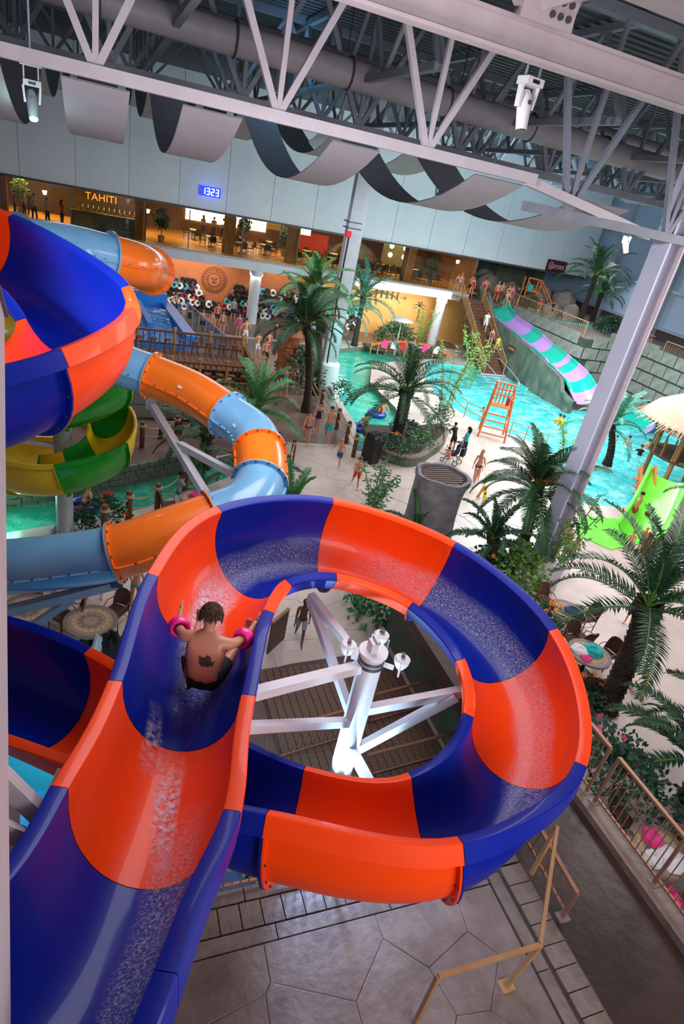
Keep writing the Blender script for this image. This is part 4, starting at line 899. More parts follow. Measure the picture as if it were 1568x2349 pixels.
person('stand', at(1462, 1262), 1.4, 'child in an orange top by the foot of the lime green slide', 1.1, 'skin', 'hair_blond', (('shirt', 'cloth_orange'), ('trunks', 'cloth_navy')))
person('stand', at(1436, 1432), 2.0, 'child in dark green half hidden behind the nearest palm trunk', 1.1, 'skin', 'hair_brown', (('shirt', 'cloth_green'), ('trunks', 'cloth_navy')))
person('wstand', at(310, 1400), -.6, 'woman in a light blue bikini standing by the tables at the left', 1.65, 'skin', 'hair_dark', BK('cloth_teal', 'cloth_teal'))
# queue on the brown path
q = [(605, 842, 'walk', .1, 'cloth_black', 'man in black trunks seen from behind on the rope path', 1.8), (588, 820, 'stand', .3, 'cloth_white', 'bare backed person ahead of the black trunks on the rope path', 1.7), (612, 815, 'stand', .2, 'cloth_red', 'person with a red towel on the rope path', 1.65), (560, 790, 'hips', .3, 'cloth_white', 'man in pale shorts with his back turned above the stair rail', 1.8), (598, 872, 'walk', 2.9, 'cloth_navy', 'man with bare chest by the foot of the stair rail', 1.75), (650, 905, 'up', 2.9, 'cloth_teal', 'woman in dark green with raised arm on the rope path', 1.6), (545, 772, 'wstand', 2.8, 'cloth_pink', 'woman standing left of the bare back above the stair rail', 1.65)]
for x, y, po, rz, c, lb, h in q: person(po, at(x, y), rz, lb, h, 'skin', 'hair_brown', M1(c) if po not in ('wstand', 'up') else (('suit', c),))
# by the glass screen and the swim rings
q = [(432, 758, 'wstand', .2, 'woman in a black swimsuit on the deck by the glass screen', (('suit', 'cloth_black'),)), (463, 765, 'stand', 2.9, 'man in black trunks, left of the group by the surf pool', M1('cloth_black')), (483, 770, 'wstand', 2.9, 'woman in a brown bikini in the middle of the group by the surf pool', BK('cloth_plaid')), (497, 748, 'stand', 2.9, 'bare chested man behind the group by the surf pool', M1('cloth_navy')), (508, 768, 'wstand', 3.0, 'woman in a black bikini at the right of the group by the surf pool', BK('cloth_black')),
     (297, 708, 'stand', 3.0, 'boy in blue trunks near the first round column', M1('cloth_blue')), (320, 706, 'wstand', 2.9, 'woman in black beside the first round column', (('suit', 'cloth_black'),)), (585, 735, 'lean', 1.4, 'person in an orange swimsuit bending before the swim rings', (('suit', 'cloth_orange'),)), (533, 735, 'stand', 3.0, 'dark haired man in a blue shirt beside the second round column', (('shirt', 'cloth_grey'), ('trunks', 'cloth_navy'))), (405, 725, 'lean', 2.0, 'person bending at the end of the glass screen', M1('cloth_blue')),
     (1029, 765, 'hips', -2.9, 'man in a dark shirt standing on the pale landing under the stairs', (('shirt', 'cloth_black'), ('trunks', 'cloth_navy'))), (1108, 822, 'walk', .8, 'bare backed person at the foot of the wooden stairs', M1('cloth_grey')), (1128, 815, 'walk', -.9, 'boy in light blue trunks climbing by the slide wall', M1('cloth_blue'))]
for x, y, po, rz, lb, wr in q: person(po, at(x, y), rz, lb, 1.45 if 'boy' in lb else 1.72, 'skin', random.choice(['hair_dark', 'hair_brown']), wr)
# swimmers
q = [(1286, 975, 'hips', 'couple of waders in splashing water, the one in yellow', 'cloth_yellow', -.75), (1278, 972, 'stand', 'bather carrying a child in the splash near the pool middle', 'cloth_yellow', -.8), (1106, 945, 'stand', 'dark haired swimmer behind the wooden lifeguard chair', 'cloth_navy', -1.1), (1436, 1022, 'stand', 'bare backed wader right of the tall column', 'cloth_navy', -.95), (1466, 1045, 'lean', 'wader in a black shirt bending in the pool', 'cloth_black', -.75), (1482, 1030, 'stand', 'wader beside the black shirt under the thatch', 'cloth_grey', -.9), (1412, 1010, 'stand', 'far swimmer with dark hair by the palm fronds', 'cloth_navy', -1.2)]
for x, y, po, lb, c, z in q:
    g = G(x, y, -.14); person(po, (g.x, g.y, -1.2), random.uniform(-1, 1), lb, 1.75 if 'swimmer' not in lb else 1.4, 'skin', 'hair_dark', (('shirt', c),) if c in ('cloth_black', 'cloth_yellow') else M1(c))
# floating rings with riders
def float_ring(px_, py_, lab, m='cloth_blue', R_=.42, r_=.15):
    g = G(px_, py_, -.3); t = thing('swim_ring', lab, 'swim ring', (g.x, g.y, -.22)); mb = MB()
    mb.grid([[V(((R_ + r_ * cos(b)) * cos(a), (R_ + r_ * cos(b)) * sin(a), r_ * sin(b))) for b in [2 * pi * k / 9 for k in range(9)]] for a in [2 * pi * k / 20 for k in range(21)]], True, True); mb.build('inflated_ring', 'ring_float', t, True)
    mb = MB(); mb.tube([(R_ * cos(a), R_ * sin(a), r_ + .01) for a in (0.3, .7)], .02, 4); mb.build('handle', 'black_plastic', t); return g
mat('ring_float', '1848C0', .3, coat=.3)
for x, y, lb in ((863, 952, 'blue double swim ring floating in the lit river'), (827, 985, 'blue swim ring floating beside the rope posts'), (190, 1165, 'blue swim ring in the green water behind the red flowers')):
    g = float_ring(x, y, lb)
    for i in range(2 if x == 863 else 1): person('loll', (g.x + .3 * i, g.y, -.32), 1.9 + i * .3, ('bather lying in the double swim ring, %s' % ('the left one' if i == 0 else 'the right one')) if x == 863 else ('bather in the swim ring by the rope posts' if x == 827 else 'bather in the swim ring behind the red flowers'), 1.6, 'skin', 'hair_dark', M1(['cloth_navy', 'cloth_red'][i]))
# people on the gallery and its landing
for i, (x, y, c) in enumerate(((-7.6, 51.2, 'cloth_red'), (-6.9, 52.2, 'cloth_plaid'), (-5.4, 51.6, 'cloth_black'), (-4.9, 52.4, 'cloth_plaid'), (-4.2, 51.6, 'cloth_grey'), (-4.6, 53.3, 'cloth_navy'))):
    person('stand' if i % 2 else 'hips', (x, y, FZ), 2.5 - i * .4, 'gallery crowd person at the left, ' + ['in red by the picture edge', 'tall and in brown', 'in black', 'broad and in brown plaid', 'in grey', 'in navy behind'][i], 1.72, 'skin_tan', 'hair_dark', (('shirt', c), ('trousers', 'cloth_black')))
person('stand', (-3.3, 50.2, FZ), 1.0, 'woman in a grey shirt and dark trousers standing behind the gallery glass', 1.7, 'skin', 'hair_brown', (('shirt', 'cloth_grey'), ('trousers', 'cloth_navy')))
person('wstand', (-2.4, 50.4, FZ), -1.0, 'person in a red top by the first gallery column', 1.72, 'skin', 'hair_dark', (('shirt', 'cloth_red'), ('trousers', 'cloth_navy')))
for i, x in enumerate((1.6, 2.5)): person('sit', (x, 52.4, FZ + .25), pi + .2 * i, ['bare armed person seated at the bar, left of the pair', 'bare armed person seated at the bar, right of the pair'][i], 1.7, 'skin', 'hair_brown', M1('cloth_red'))
for i, x in enumerate((8.2, 9.1, 9.9, 11.3)): person('wstand' if i != 1 else 'stand', (x, 58.2, FZ), .2, ['leftmost of the four people at the bright gallery window', 'second of the four people at the bright gallery window', 'third of the four people at the bright gallery window', 'rightmost of the four people at the bright gallery window'][i], 1.7, 'skin_tan', 'hair_dark', (('shirt', 'cloth_plaid'), ('trousers', 'cloth_navy')))
q = [(28.6, 49.4, 'wstand', 'cloth_purple'), (29.3, 50.0, 'stand', 'cloth_plaid'), (29.9, 48.9, 'wstand', 'cloth_red'), (30.3, 49.9, 'stand', 'cloth_navy'), (30.9, 48.6, 'wstand', 'cloth_red'), (31.6, 49.6, 'hips', 'cloth_red'), (32.0, 48.2, 'stand', 'cloth_red'), (32.7, 48.6, 'stand', 'cloth_plaid'), (32.2, 46.8, 'stand', 'cloth_navy'), (33.0, 47.5, 'wstand', 'cloth_pink')]
W_ = ['by the glass corner in purple', 'behind in plaid trunks', 'in red, third from the glass', 'tall in navy trunks', 'in red before the doorway', 'with hands on hips in red trunks', 'in bright red trunks nearest the rail', 'by the ochre post', 'stepping onto the slide', 'in pink beside the slide top']
for (x, y, po, c), wl in zip(q, W_): person(po, (x, y, 4.4), 2.6 + random.uniform(-.6, .6), 'bather waiting on the stair landing, ' + wl, 1.7, 'skin', random.choice(['hair_dark', 'hair_brown', 'hair_blond']), M1(c) if po != 'wstand' else (('suit', c),))
# seated man at the table beside the river
gq = G(408, 1160, 0); person('sit', (gq.x, gq.y, .0), 4.9, 'man in a light blue shirt seated at the small table by the green river', 1.75, 'skin_dark', 'hair_dark', (('shirt', 'cloth_grey'), ('trousers', 'cloth_navy')))
# ------------------------------------------------------------------ the rider
PO['rider'] = dict(pz=.23, sub=2, tm=1.5, w=1.3, legs=((1.68, .12, .24), (1.68, .12, .26)), spk=.6, foot=(1.2, 1.2), arms=((1.25, .42, .25, .1), (1.3, .4, .25, .1)), lean=.14, head=.35)
RL = (V((.55, 5.25, 5.62)) + V((0, 0, 0)))
B = proto('rider')
RPOS = V((1.08, 5.18, 5.58)); RRZ = -.4
rd = thing('rider', 'wet adult rider with a tattooed back sliding feet first down the blue flume section', 'person', RPOS, RRZ)
mt = bpy.data.materials.new('skin_tattooed'); mt.use_nodes = True; nt = mt.node_tree; N = nt.nodes; L = nt.links; b = N['Principled BSDF']; b.inputs['Roughness'].default_value = .42
tc = N.new('ShaderNodeTexCoord'); vm = N.new('ShaderNodeVectorMath'); vm.operation = 'DISTANCE'; vm.inputs[1].default_value = (.045, -.13, .52); L.new(tc.outputs['Object'], vm.inputs[0])
n1 = N.new('ShaderNodeTexNoise'); n1.inputs['Scale'].default_value = 22; n1.inputs['Detail'].default_value = 5; L.new(tc.outputs['Object'], n1.inputs['Vector'])
ma = N.new('ShaderNodeMath'); ma.operation = 'MULTIPLY_ADD'; ma.inputs[1].default_value = .12; L.new(n1.outputs['Fac'], ma.inputs[0]); L.new(vm.outputs['Value'], ma.inputs[2])
r_ = N.new('ShaderNodeValToRGB'); r_.color_ramp.elements[0].position = .15; r_.color_ramp.elements[0].color = lin('3C3030'); r_.color_ramp.elements[1].position = .162; r_.color_ramp.elements[1].color = lin('C08066'); L.new(ma.outputs[0], r_.inputs[0]); L.new(r_.outputs[0], b.inputs['Base Color']); MATS['skin_tattooed'] = mt
rd.scale = (1.13,) * 3; bd = link('body', B['body'], rd); ow(bd, 'skin_tattooed')
tr = link('swim_trunks', B['trunks'], rd); ow(tr, 'cloth_black')
mh = MB(); J = B['J']; nk, cr = J['neck'][0], J['crown'][0]; up = (cr - nk).normalized(); fw = (V((0, 1, 0)) - up * up.y).normalized(); sd = fw.cross(up); hc = J['skull'][0].lerp(cr, .35)
rnd = random.Random(2)
mh.grid([[hc + up * (.02 + .115 * cos(a)) + (sd * sin(b) * .1 + fw * cos(b) * .112) * sin(a) - fw * .02 for b in [2 * pi * k / 16 for k in range(16)]] for a in [i / 7 * (2.0) for i in range(8)]], False, True)
for i in range(420):
    a, b_ = rnd.uniform(0, 1.95), rnd.uniform(1.3, 5.0) if rnd.random() < .7 else rnd.uniform(0, 6.28); rr = sd * sin(b_) * .1 + fw * cos(b_) * .112; p0 = hc + up * (.02 + .115 * cos(a)) + rr * sin(a) - fw * .02; out = (rr * sin(a) * 6 + up * cos(a) * .5).normalized()
    mh.tube([p0, p0 + out * .016 - up * .014, p0 + out * .02 - up * rnd.uniform(.03, .06)], [.007, .006, .001], 4)
ow(link('hair', mh.mesh('hair', 'hair_dark', True), rd), 'hair_brown')
for s, n in ((-1, 'L'), (1, 'R')):
    e, sh = J['elbow' + n][0], J['shoulder' + n][0]; dq = (e - sh).normalized(); c0 = sh.lerp(e, .78); u = dq.orthogonal().normalized(); w_ = dq.cross(u); mb = MB()
    mb.grid([[c0 + (u * cos(a) + w_ * sin(a)) * (.078 + .036 * cos(b)) + dq * .062 * sin(b) for b in [2 * pi * k / 10 for k in range(10)]] for a in [2 * pi * k / 20 for k in range(21)]], True, True)
    mb.build('armband', 'floaty_pink', rd, True, label='bright pink inflated armband')
# ------------------------------------------------------------------ plants
def frond_mesh(L_, droop, up0, n=24, lw=.05, ll=.5, seed=0, m='leaf', vee=.5, stem='leaf_yellowgreen'):
    rnd = random.Random(seed); pts = []; p = V((0, 0, 0)); a = up0; ds = L_ / 16
    for i in range(17):
        pts.append(p.copy()); p = p + V((0, cos(a) * ds, sin(a) * ds)); a -= droop / 16 * (.5 + i / 12)
    mb = MB(); mb.tube(pts, [.022 * (1 - i / 18) + .004 for i in range(17)], 4); mb.m = 1
    for i in range(n):
        u = .14 + .86 * i / n; k = min(15, int(u * 16)); q = pts[k].lerp(pts[k + 1], u * 16 - k); t = (pts[k + 1] - pts[k]).normalized(); nrm = V((1, 0, 0)).cross(t)
        l = ll * (sin(pi * min(1, u * .8 + .16)) ** .6) * rnd.uniform(.85, 1.1)
        for s in (-1, 1):
            d = (V((s, 0, 0)) * .8 + t * rnd.uniform(.45, .75) + nrm * vee * rnd.uniform(.3, 1.0)).normalized(); tip = q + d * l - V((0, 0, .12 * l)); w_ = t * lw
            mid = q + d * l * .45 + nrm * .01
            mb.add([q - w_ * .35, mid - w_ * .6, tip, mid + w_ * .6, q + w_ * .35], [(0, 1, 2, 3, 4)])
    return mb.mesh('frond', [stem, m])
def palm(x, y, z0, zc, label, fl=2.6, nf=26, m='leaf', lean=(0, 0), r0=.22, r1=.16, seed=1, style='date', trunk='palm_bark', upmin=-.3, scale=1, group=None, stem='leaf_yellowgreen', boot=True, low=False):
    t = thing('palm_tree', label, 'palm tree', (x, y, z0), group=group); H = zc - z0; rnd = random.Random(seed); C = []
    for i in range(13):
        u = i / 12; C.append(V((lean[0] * u * u, lean[1] * u * u, H * u)))
    mb = MB(); N_ = 12; rows = []; nr = max(6, int(H / .09))
    for i in range(nr):
        u = i / (nr - 1); c = V((lean[0] * u * u, lean[1] * u * u, H * u)); r = (r0 + (r1 - r0) * u) * (1.25 - .25 * min(1, u * 6)); bl = 1.35 if u > .86 and boot else 1
        for rr, dz in ((r * bl * .88, 0), (r * bl * 1.12, H / nr * .8)): rows.append([c + V((rr * (1 + .09 * (-1) ** (k + i)) * cos(2 * pi * (k + .5 * (i % 2)) / N_), rr * (1 + .09 * (-1) ** (k + i)) * sin(2 * pi * (k + .5 * (i % 2)) / N_), dz)) for k in range(N_)])
    mb.grid(rows, False, True); mb.build('trunk', trunk, t)
    top = V((lean[0], lean[1], H)); fern = style == 'fern'
    vs = []
    for v in range(5):
        u0 = [1.35, 1.15, .9, .6, .2][v] if not low else [1.3, 1.0, .7, .35, 0][v]; dr = [.75, 1.1, 1.35, 1.5, 1.3][v]
        vs.append(frond_mesh(fl * (.92 if v == 0 else 1), dr, u0, n=84 if fern else 46, lw=.032 if fern else .045, ll=fl * (.15 if not fern else .18), seed=seed * 10 + v, m=m, vee=.25 if fern else .55, stem='leaf_yellowgreen'))
    for i in range(nf):
        v = min(4, int(5 * (i / nf) ** .9)); o = link('frond', vs[v], t, loc=top + V((0, 0, .02 - .25 * i / nf))); o.rotation_euler = (rnd.uniform(-.12, .12), rnd.uniform(-.25, .25), i * 2.399 + rnd.uniform(-.2, .2)); s = rnd.uniform(.85, 1.1); o.scale = (s, s, s)
    if stem == 'orange_stem':
        me = MB().tube([(0, 0, 0), (0, .25, .28), (0, .62, .42)], [.035, .028, .018], 5).mesh('frond_stalk', 'orange_stem')
        for i in range(14): link('frond_stalk', me, t, loc=top + V((0, 0, .05)), rz=i * .45)
    return t
def hz(px_, py_, x, y):
    r = ray(px_, py_); t = (r[0] * x + r[1] * y) / (r[0] ** 2 + r[1] ** 2); return 11 + r[2] * t
def palm_px(base, crown, z0, label, **k):
    b = G(*base, z0); zc = hz(*crown, b.x, b.y); r = ray(*crown); t = (r[0] * b.x + r[1] * b.y) / (r[0] ** 2 + r[1] ** 2)
    return palm(b.x, b.y, z0, zc, label, lean=(r[0] * t - b.x, r[1] * t - b.y), **k)
palm_px((908, 1012), (932, 895), .45, 'date palm with a scaly trunk in the curved stone planter by the river', fl=3.1, nf=30, r0=.3, r1=.26, seed=1, low=True)
palm_px((700, 945), (702, 742), 0, 'palm with drooping fern like fronds left of the leaning centre column', fl=2.7, nf=30, style='fern', low=True, m='leaf_dark', r0=.2, r1=.15, seed=2, stem='orange_stem')
palm_px((722, 905), (722, 660), 0, 'tall bright green palm with orange stalks behind the fern like palm', fl=2.3, nf=26, style='fern', low=True, m='leaf_bright', r0=.2, r1=.15, seed=3, stem='orange_stem')
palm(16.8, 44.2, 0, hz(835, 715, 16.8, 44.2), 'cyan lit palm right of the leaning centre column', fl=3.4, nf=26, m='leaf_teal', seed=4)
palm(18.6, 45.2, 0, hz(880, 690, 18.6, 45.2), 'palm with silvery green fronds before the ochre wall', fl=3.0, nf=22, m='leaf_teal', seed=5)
palm_px((590, 1010), (585, 935), 0, 'low palm with green fronds rising behind the orange and blue tube', fl=2.6, nf=24, m='leaf_bright', r0=.25, r1=.2, seed=6)
palm_px((470, 1075), (475, 1000), 0, 'dark low palm behind the Y shaped white tube support', fl=2.4, nf=20, m='leaf_dark', r0=.2, r1=.2, seed=7)
palm_px((565, 1150), (575, 1090), 0, 'low palm under the pale blue tube bend', fl=2.2, nf=18, m='leaf_dark', seed=8)
palm_px((690, 1205), (660, 1168), 0, 'palm with a pale frond rising above the flume rim left of the bamboo', fl=1.9, nf=14, m='leaf_bright', seed=9)
palm_px((1385, 1628), (1488, 1385), 0, 'large date palm with a leaning dark trunk at the right side of the picture', fl=3.0, nf=24, m='leaf_dark', r0=.26, r1=.24, seed=10)
palm_px((1180, 1300), (1232, 1115), 0, 'dense fern leaved palm with orange heart in front of the tall right column', fl=2.5, nf=34, style='fern', low=True, m='leaf', r0=.2, r1=.16, seed=11, stem='orange_stem')
palm_px((1115, 1330), (1130, 1235), 0, 'small fan palm between the grey rock bin and the flume', fl=1.7, nf=16, m='leaf_dark', seed=12)
palm_px((965, 1265), (950, 1215), 0, 'single upright young palm frond cluster before the grey rock bin', fl=1.5, nf=8, m='leaf', seed=13, r0=.1, r1=.08)
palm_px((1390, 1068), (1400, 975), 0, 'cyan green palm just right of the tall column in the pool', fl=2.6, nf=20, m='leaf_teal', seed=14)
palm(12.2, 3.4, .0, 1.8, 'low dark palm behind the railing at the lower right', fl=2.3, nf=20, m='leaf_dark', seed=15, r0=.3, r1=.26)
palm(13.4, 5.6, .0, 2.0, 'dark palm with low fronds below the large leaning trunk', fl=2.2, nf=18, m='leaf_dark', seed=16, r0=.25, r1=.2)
palm_px((1570, 1850), (1600, 1730), 0, 'dark palm with fronds reaching in from the right edge under the leaning trunk', fl=2.1, nf=22, m='leaf_dark', seed=26)
palm(37.2, 43.0, 4.4, 8.2, 'palm with white lit crown on the upper terrace under the blue wall', fl=3.2, nf=26, m='leaf', seed=17)
palm(40.2, 45.0, 4.4, 6.8, 'second darker palm on the upper terrace, right of the white lit crown', fl=2.4, nf=18, m='leaf_dark', seed=18)
palm(24.9, 17.0, 0, 1.9, 'small green palm by the thatched hut at the right edge', fl=2.2, nf=16, m='leaf', seed=19)
def bush(x, y, z, rx_, ry_, rz_, n, label, m='leaf', ls=.14, flowers=None, seed=0, cat='shrub', nflo=12, stems=True):
    t = thing('shrub', label, cat, (x, y, z)); rnd = random.Random(seed); mb = MB()
    for i in range(n):
        a, e = rnd.uniform(0, 2 * pi), rnd.uniform(-.2, pi / 2); k = rnd.uniform(.55, 1) ; p = V((rx_ * cos(a) * cos(e) * k, ry_ * sin(a) * cos(e) * k, rz_ * (sin(e) * k * .9 + .12)))
        d = V((rnd.gauss(0, 1) + cos(a), rnd.gauss(0, 1) + sin(a), rnd.gauss(.5, .7))).normalized(); s = d.orthogonal().normalized(); l = ls * rnd.uniform(.7, 1.3)
        mb.add([p, p + d * l * .5 + s * l * .28, p + d * l, p + d * l * .5 - s * l * .28], [(0, 1, 2, 3)])
    f = mb.build('foliage', m, t); f['kind'] = 'stuff'
    mb = MB()
    for i in range(5): 
        a = i * 1.26; mb = MB(); mb.tube([(0, 0, 0), (rx_ * .3 * cos(a), ry_ * .3 * sin(a), rz_ * .4), (rx_ * .5 * cos(a), ry_ * .5 * sin(a), rz_ * .8)], .015, 4); mb.build('stem', 'palm_bark', t)
    if flowers:
        fm = MB()
        for k in range(5):
            a = 2 * pi * k / 5; fm.add([(0, 0, 0), (.07 * cos(a - .4), .07 * sin(a - .4), .03), (.1 * cos(a), .1 * sin(a), .02), (.07 * cos(a + .4), .07 * sin(a + .4), .03)], [(0, 1, 2, 3)])
        fm.tube([(0, 0, 0), (0, 0, .08)], .008, 4); fme = fm.mesh('flower', flowers)
        for i in range(nflo):
            a, e = rnd.uniform(0, 2 * pi), rnd.uniform(.3, pi / 2); o = link('flower', fme, t, loc=(rx_ * cos(a) * cos(e), ry_ * sin(a) * cos(e), rz_ * (sin(e) + .12))); o.rotation_euler = (rnd.uniform(-.6, .6), rnd.uniform(-.6, .6), a); o.scale = (1.0,) * 3
    return t
def bush_px(px_, py_, z, r, h, n, label, **k): g = G(px_, py_, z); return bush(g.x, g.y, z, r, r, h, n, label, **k)
bush_px(240, 1205, 0, .8, 1.0, 500, 'hibiscus bush with red flowers beside the green river', m='leaf_dark', flowers='petal_red', seed=1, nflo=9)
bush_px(185, 1215, 0, .5, .7, 260, 'small leafy bush with red flowers at the foot of the spiral column', m='leaf_dark', flowers='petal_red', seed=2, nflo=5)
bush_px(895, 1035, .45, 1.0, .8, 600, 'lush green bush in the planter left of the date palm trunk', m='leaf', seed=3, flowers='petal_orange', nflo=6)
bush_px(965, 1020, .45, .8, .7, 450, 'bright green bush at the right of the planter', m='leaf_bright', seed=4, flowers='petal_red', nflo=5)
bush_px(930, 1000, .45, .9, .8, 400, 'mixed broad leaved bush behind the date palm trunk', m='leaf_dark', seed=5, ls=.2)
bush_px(1000, 990, .3, .8, 1.5, 500, 'tall leafy bush between planter and deck rail', m='leaf', seed=6)
bush_px(680, 890, 0, 1.6, 2.4, 1100, 'dense green shrub with orange flowers around the fern like palm', m='leaf', seed=7, ls=.22, flowers='petal_orange', nflo=14)
bush_px(780, 915, 0, .9, 1.1, 500, 'dark rounded bush at the foot of the leaning centre column', m='leaf_dark', seed=8)
bush_px(905, 785, 0, 1.9, 1.6, 700, 'green bushes before the ochre wall', m='leaf', seed=9, ls=.3)
bush_px(1240, 1440, 0, .6, .9, 420, 'bush with bright orange flowers beside the nearest round table', m='leaf', flowers='petal_orange', seed=10, nflo=11)
bush_px(1345, 1610, 0, .7, .7, 420, 'bush with orange flowers at the foot of the leaning dark trunk', m='leaf_dark', flowers='petal_orange', seed=11, nflo=6)
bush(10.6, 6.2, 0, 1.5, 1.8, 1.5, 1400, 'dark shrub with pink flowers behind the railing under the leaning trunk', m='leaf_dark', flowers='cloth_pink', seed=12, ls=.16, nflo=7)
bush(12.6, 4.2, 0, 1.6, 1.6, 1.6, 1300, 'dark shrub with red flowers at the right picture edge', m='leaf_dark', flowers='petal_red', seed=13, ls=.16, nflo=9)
bush_px(1170, 1345, 0, 1.2, 1.7, 1100, 'light green leafy shrub under the fern leaved palm', m='leaf_yellowgreen', seed=14, ls=.2)
bush_px(1110, 1330, 0, 1.0, 1.2, 700, 'dark green shrub hugging the flume rim left of the light shrub', m='leaf_dark', seed=15, flowers='petal_orange', nflo=4)
bush_px(870, 1400, 0, 1.1, 1.2, 900, 'green bamboo shrub seen through the flume loop', m='leaf_bright', seed=16, ls=.24)
bush_px(960, 1470, 0, 1.0, 1.1, 700, 'dark shrub behind the thin barred railing inside the loop', m='leaf_dark', seed=17, ls=.22)
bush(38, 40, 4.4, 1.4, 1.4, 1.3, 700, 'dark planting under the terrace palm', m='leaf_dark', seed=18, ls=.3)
bush(35.3, 47.5, 4.4, 1.0, 1.0, .9, 400, 'green bush by the orange play frame', m='leaf', seed=19, ls=.3)
def bamboo(px_, py_, z, h, n, label, m='leaf_yellowgreen', r=.35, seed=0, ls=.24):
    g = G(px_, py_, z); t = thing('bamboo', label, 'bamboo', (g.x, g.y, z)); rnd = random.Random(seed)
    for i in range(n):
        a = rnd.uniform(0, 6.28); e = V((r * cos(a) * 2, r * sin(a) * 2, h * rnd.uniform(.7, 1))); p = catmull([(r * .3 * cos(a), r * .3 * sin(a), 0), (e.x * .4, e.y * .4, e.z * .5), e], 4)
        s = MB().tube(p, .018, 4).build('cane', 'leaf_yellowgreen', t); mb = MB()
        for q in range(70):
            u = rnd.uniform(.15, 1) * (len(p) - 1.01); k = int(u); b = p[k].lerp(p[k + 1], u - k) + V((rnd.gauss(0, .1), rnd.gauss(0, .1), 0)); d = V((rnd.gauss(0, 1), rnd.gauss(0, 1), rnd.gauss(-.1, .5))).normalized(); w_ = d.orthogonal().normalized() * ls * .13
            mb.add([b, b + d * ls * .4 + w_, b + d * ls, b + d * ls * .4 - w_], [(0, 1, 2, 3)])
        mb.build('leaves', m, s, kind='stuff')
    return t
bamboo(848, 1180, 0, 2.3, 6, 'slim green bamboo clump rising behind the flume rim near the running boys', seed=1, m='leaf_bright')
bamboo(1010, 960, 0, 4.5, 7, 'yellow green bamboo by the deck rail right of the date palm', seed=2, r=.6)
bamboo(1070, 890, 0, 4.2, 7, 'airy light bamboo at the pool edge left of the wooden chair', seed=3, r=.7)
bamboo(960, 790, 0, 4.0, 6, 'bamboo before the ochre wall under the palm stencil', seed=4, r=.6)
bamboo(1250, 1330, 0, 3.4, 8, 'light bamboo crossing in front of the tall right column', seed=5, r=.7)
bamboo(1290, 1060, 0, 3.0, 7, 'bushy light green plant left of the tall column in the pool', seed=6, r=.6)
def potted(x, y, z, h, label, m='leaf', lit=0):
    t = thing('potted_tree', label, 'plant', (x, y, z)); MB().lathe([(.18, 0), (.26, .45), (.24, .45), (.22, .4), (0, .4)], n=14).build('pot', 'cloth_grey', t, True); MB().cyl((0, 0, .4), (0, 0, h * .6), .03, 6).build('trunk', 'palm_bark', t); rnd = random.Random(int(x * 7) + 3); mb = MB()
    for i in range(420):
        d = V((rnd.gauss(0, 1), rnd.gauss(0, 1), rnd.gauss(0, 1))).normalized(); p = V((0, 0, h * .68)) + V((d.x * .55, d.y * .55, d.z * h * .32)) * rnd.uniform(.5, 1); e = V((rnd.gauss(0, 1), rnd.gauss(0, 1), rnd.gauss(0, .7))).normalized() * .2; s = e.orthogonal() * .3
        mb.add([p, p + e * .5 + s, p + e, p + e * .5 - s], [(0, 1, 2, 3)])
    mb.build('foliage', m, t, kind='stuff'); return t
potted(-5.2, 53.2, FZ, 2.5, 'potted tree with bright leaves at the left of the gallery', 'leaf_yellowgreen'); potted(4.2, 50.6, FZ, 2.3, 'dark potted ficus beside the bar end', 'leaf_dark'); potted(11.6, 57.5, FZ, 2.3, 'potted tree before the bright gallery window', 'leaf'); potted(14.2, 53.5, FZ, 2.3, 'potted ficus between second and third gallery columns', 'leaf_dark')
potted(19.9, 50.2, FZ, 2.4, 'potted ficus in the glass corner right of the leaning centre column', 'leaf_dark'); potted(26.6, 50.6, FZ, 2.2, 'potted palm near the right end of the gallery', 'leaf')
# ------------------------------------------------------------------ rope posts
pm_ = MB().lathe([(.1, 0), (.1, 1.05), (.095, 1.12), (0, 1.13)], n=10).mesh('post', 'dark_log', True); rr_ = MB().tube([(.12 * cos(a * pi / 5), .12 * sin(a * pi / 5), .92) for a in range(10)], .03, 5, closed=True).tube([(.12 * cos(a * pi / 5), .12 * sin(a * pi / 5), .98) for a in range(10)], .03, 5, closed=True).mesh('rope_binding', 'rope', True)
def rope_fence(pts, label, z=0, h=1.0, loops=(.92, .55)):
    P = [G(a, b, z) for a, b in pts]; t = thing('rope_fence', label, 'fence', P[0]); O = P[0]
    for i, p in enumerate(P):
        link('post', pm_, t, loc=p - O); link('rope_binding', rr_, t, loc=p - O)
        if i:
            for lh in loops:
                a, b = P[i - 1] - O + V((0, 0, lh)), p - O + V((0, 0, lh)); MB().tube([a.lerp(b, k / 8) - V((0, 0, .22 * 4 * (k / 8) * (1 - k / 8))) for k in range(9)], .028, 5).build('rope', 'rope', t, True)
    return t
rope_fence([(832, 1046), (809, 1048), (793, 1016), (771, 985), (735, 938), (712, 905), (690, 880), (668, 850), (645, 822)], 'rope fence with brown posts along the brown path to the black bin')
rope_fence([(655, 1100), (668, 1062)], 'two brown rope posts right of the pale blue tube')
rope_fence([(735, 870), (690, 830), (655, 800), (630, 775)], 'farther rope fence of brown posts beside the shrubs')
rope_fence([(265, 1022), (325, 1026), (404, 1010)], 'rope fence above the river wall behind the orange tube', .03)
rope_fence([(368, 1006), (412, 1000), (440, 990)], 'short rope fence farther up the brown walk')
rope_fence([(240, 1230), (295, 1195), (360, 1175), (424, 1125)], 'rope fence with brown posts before the green river at the seated man')
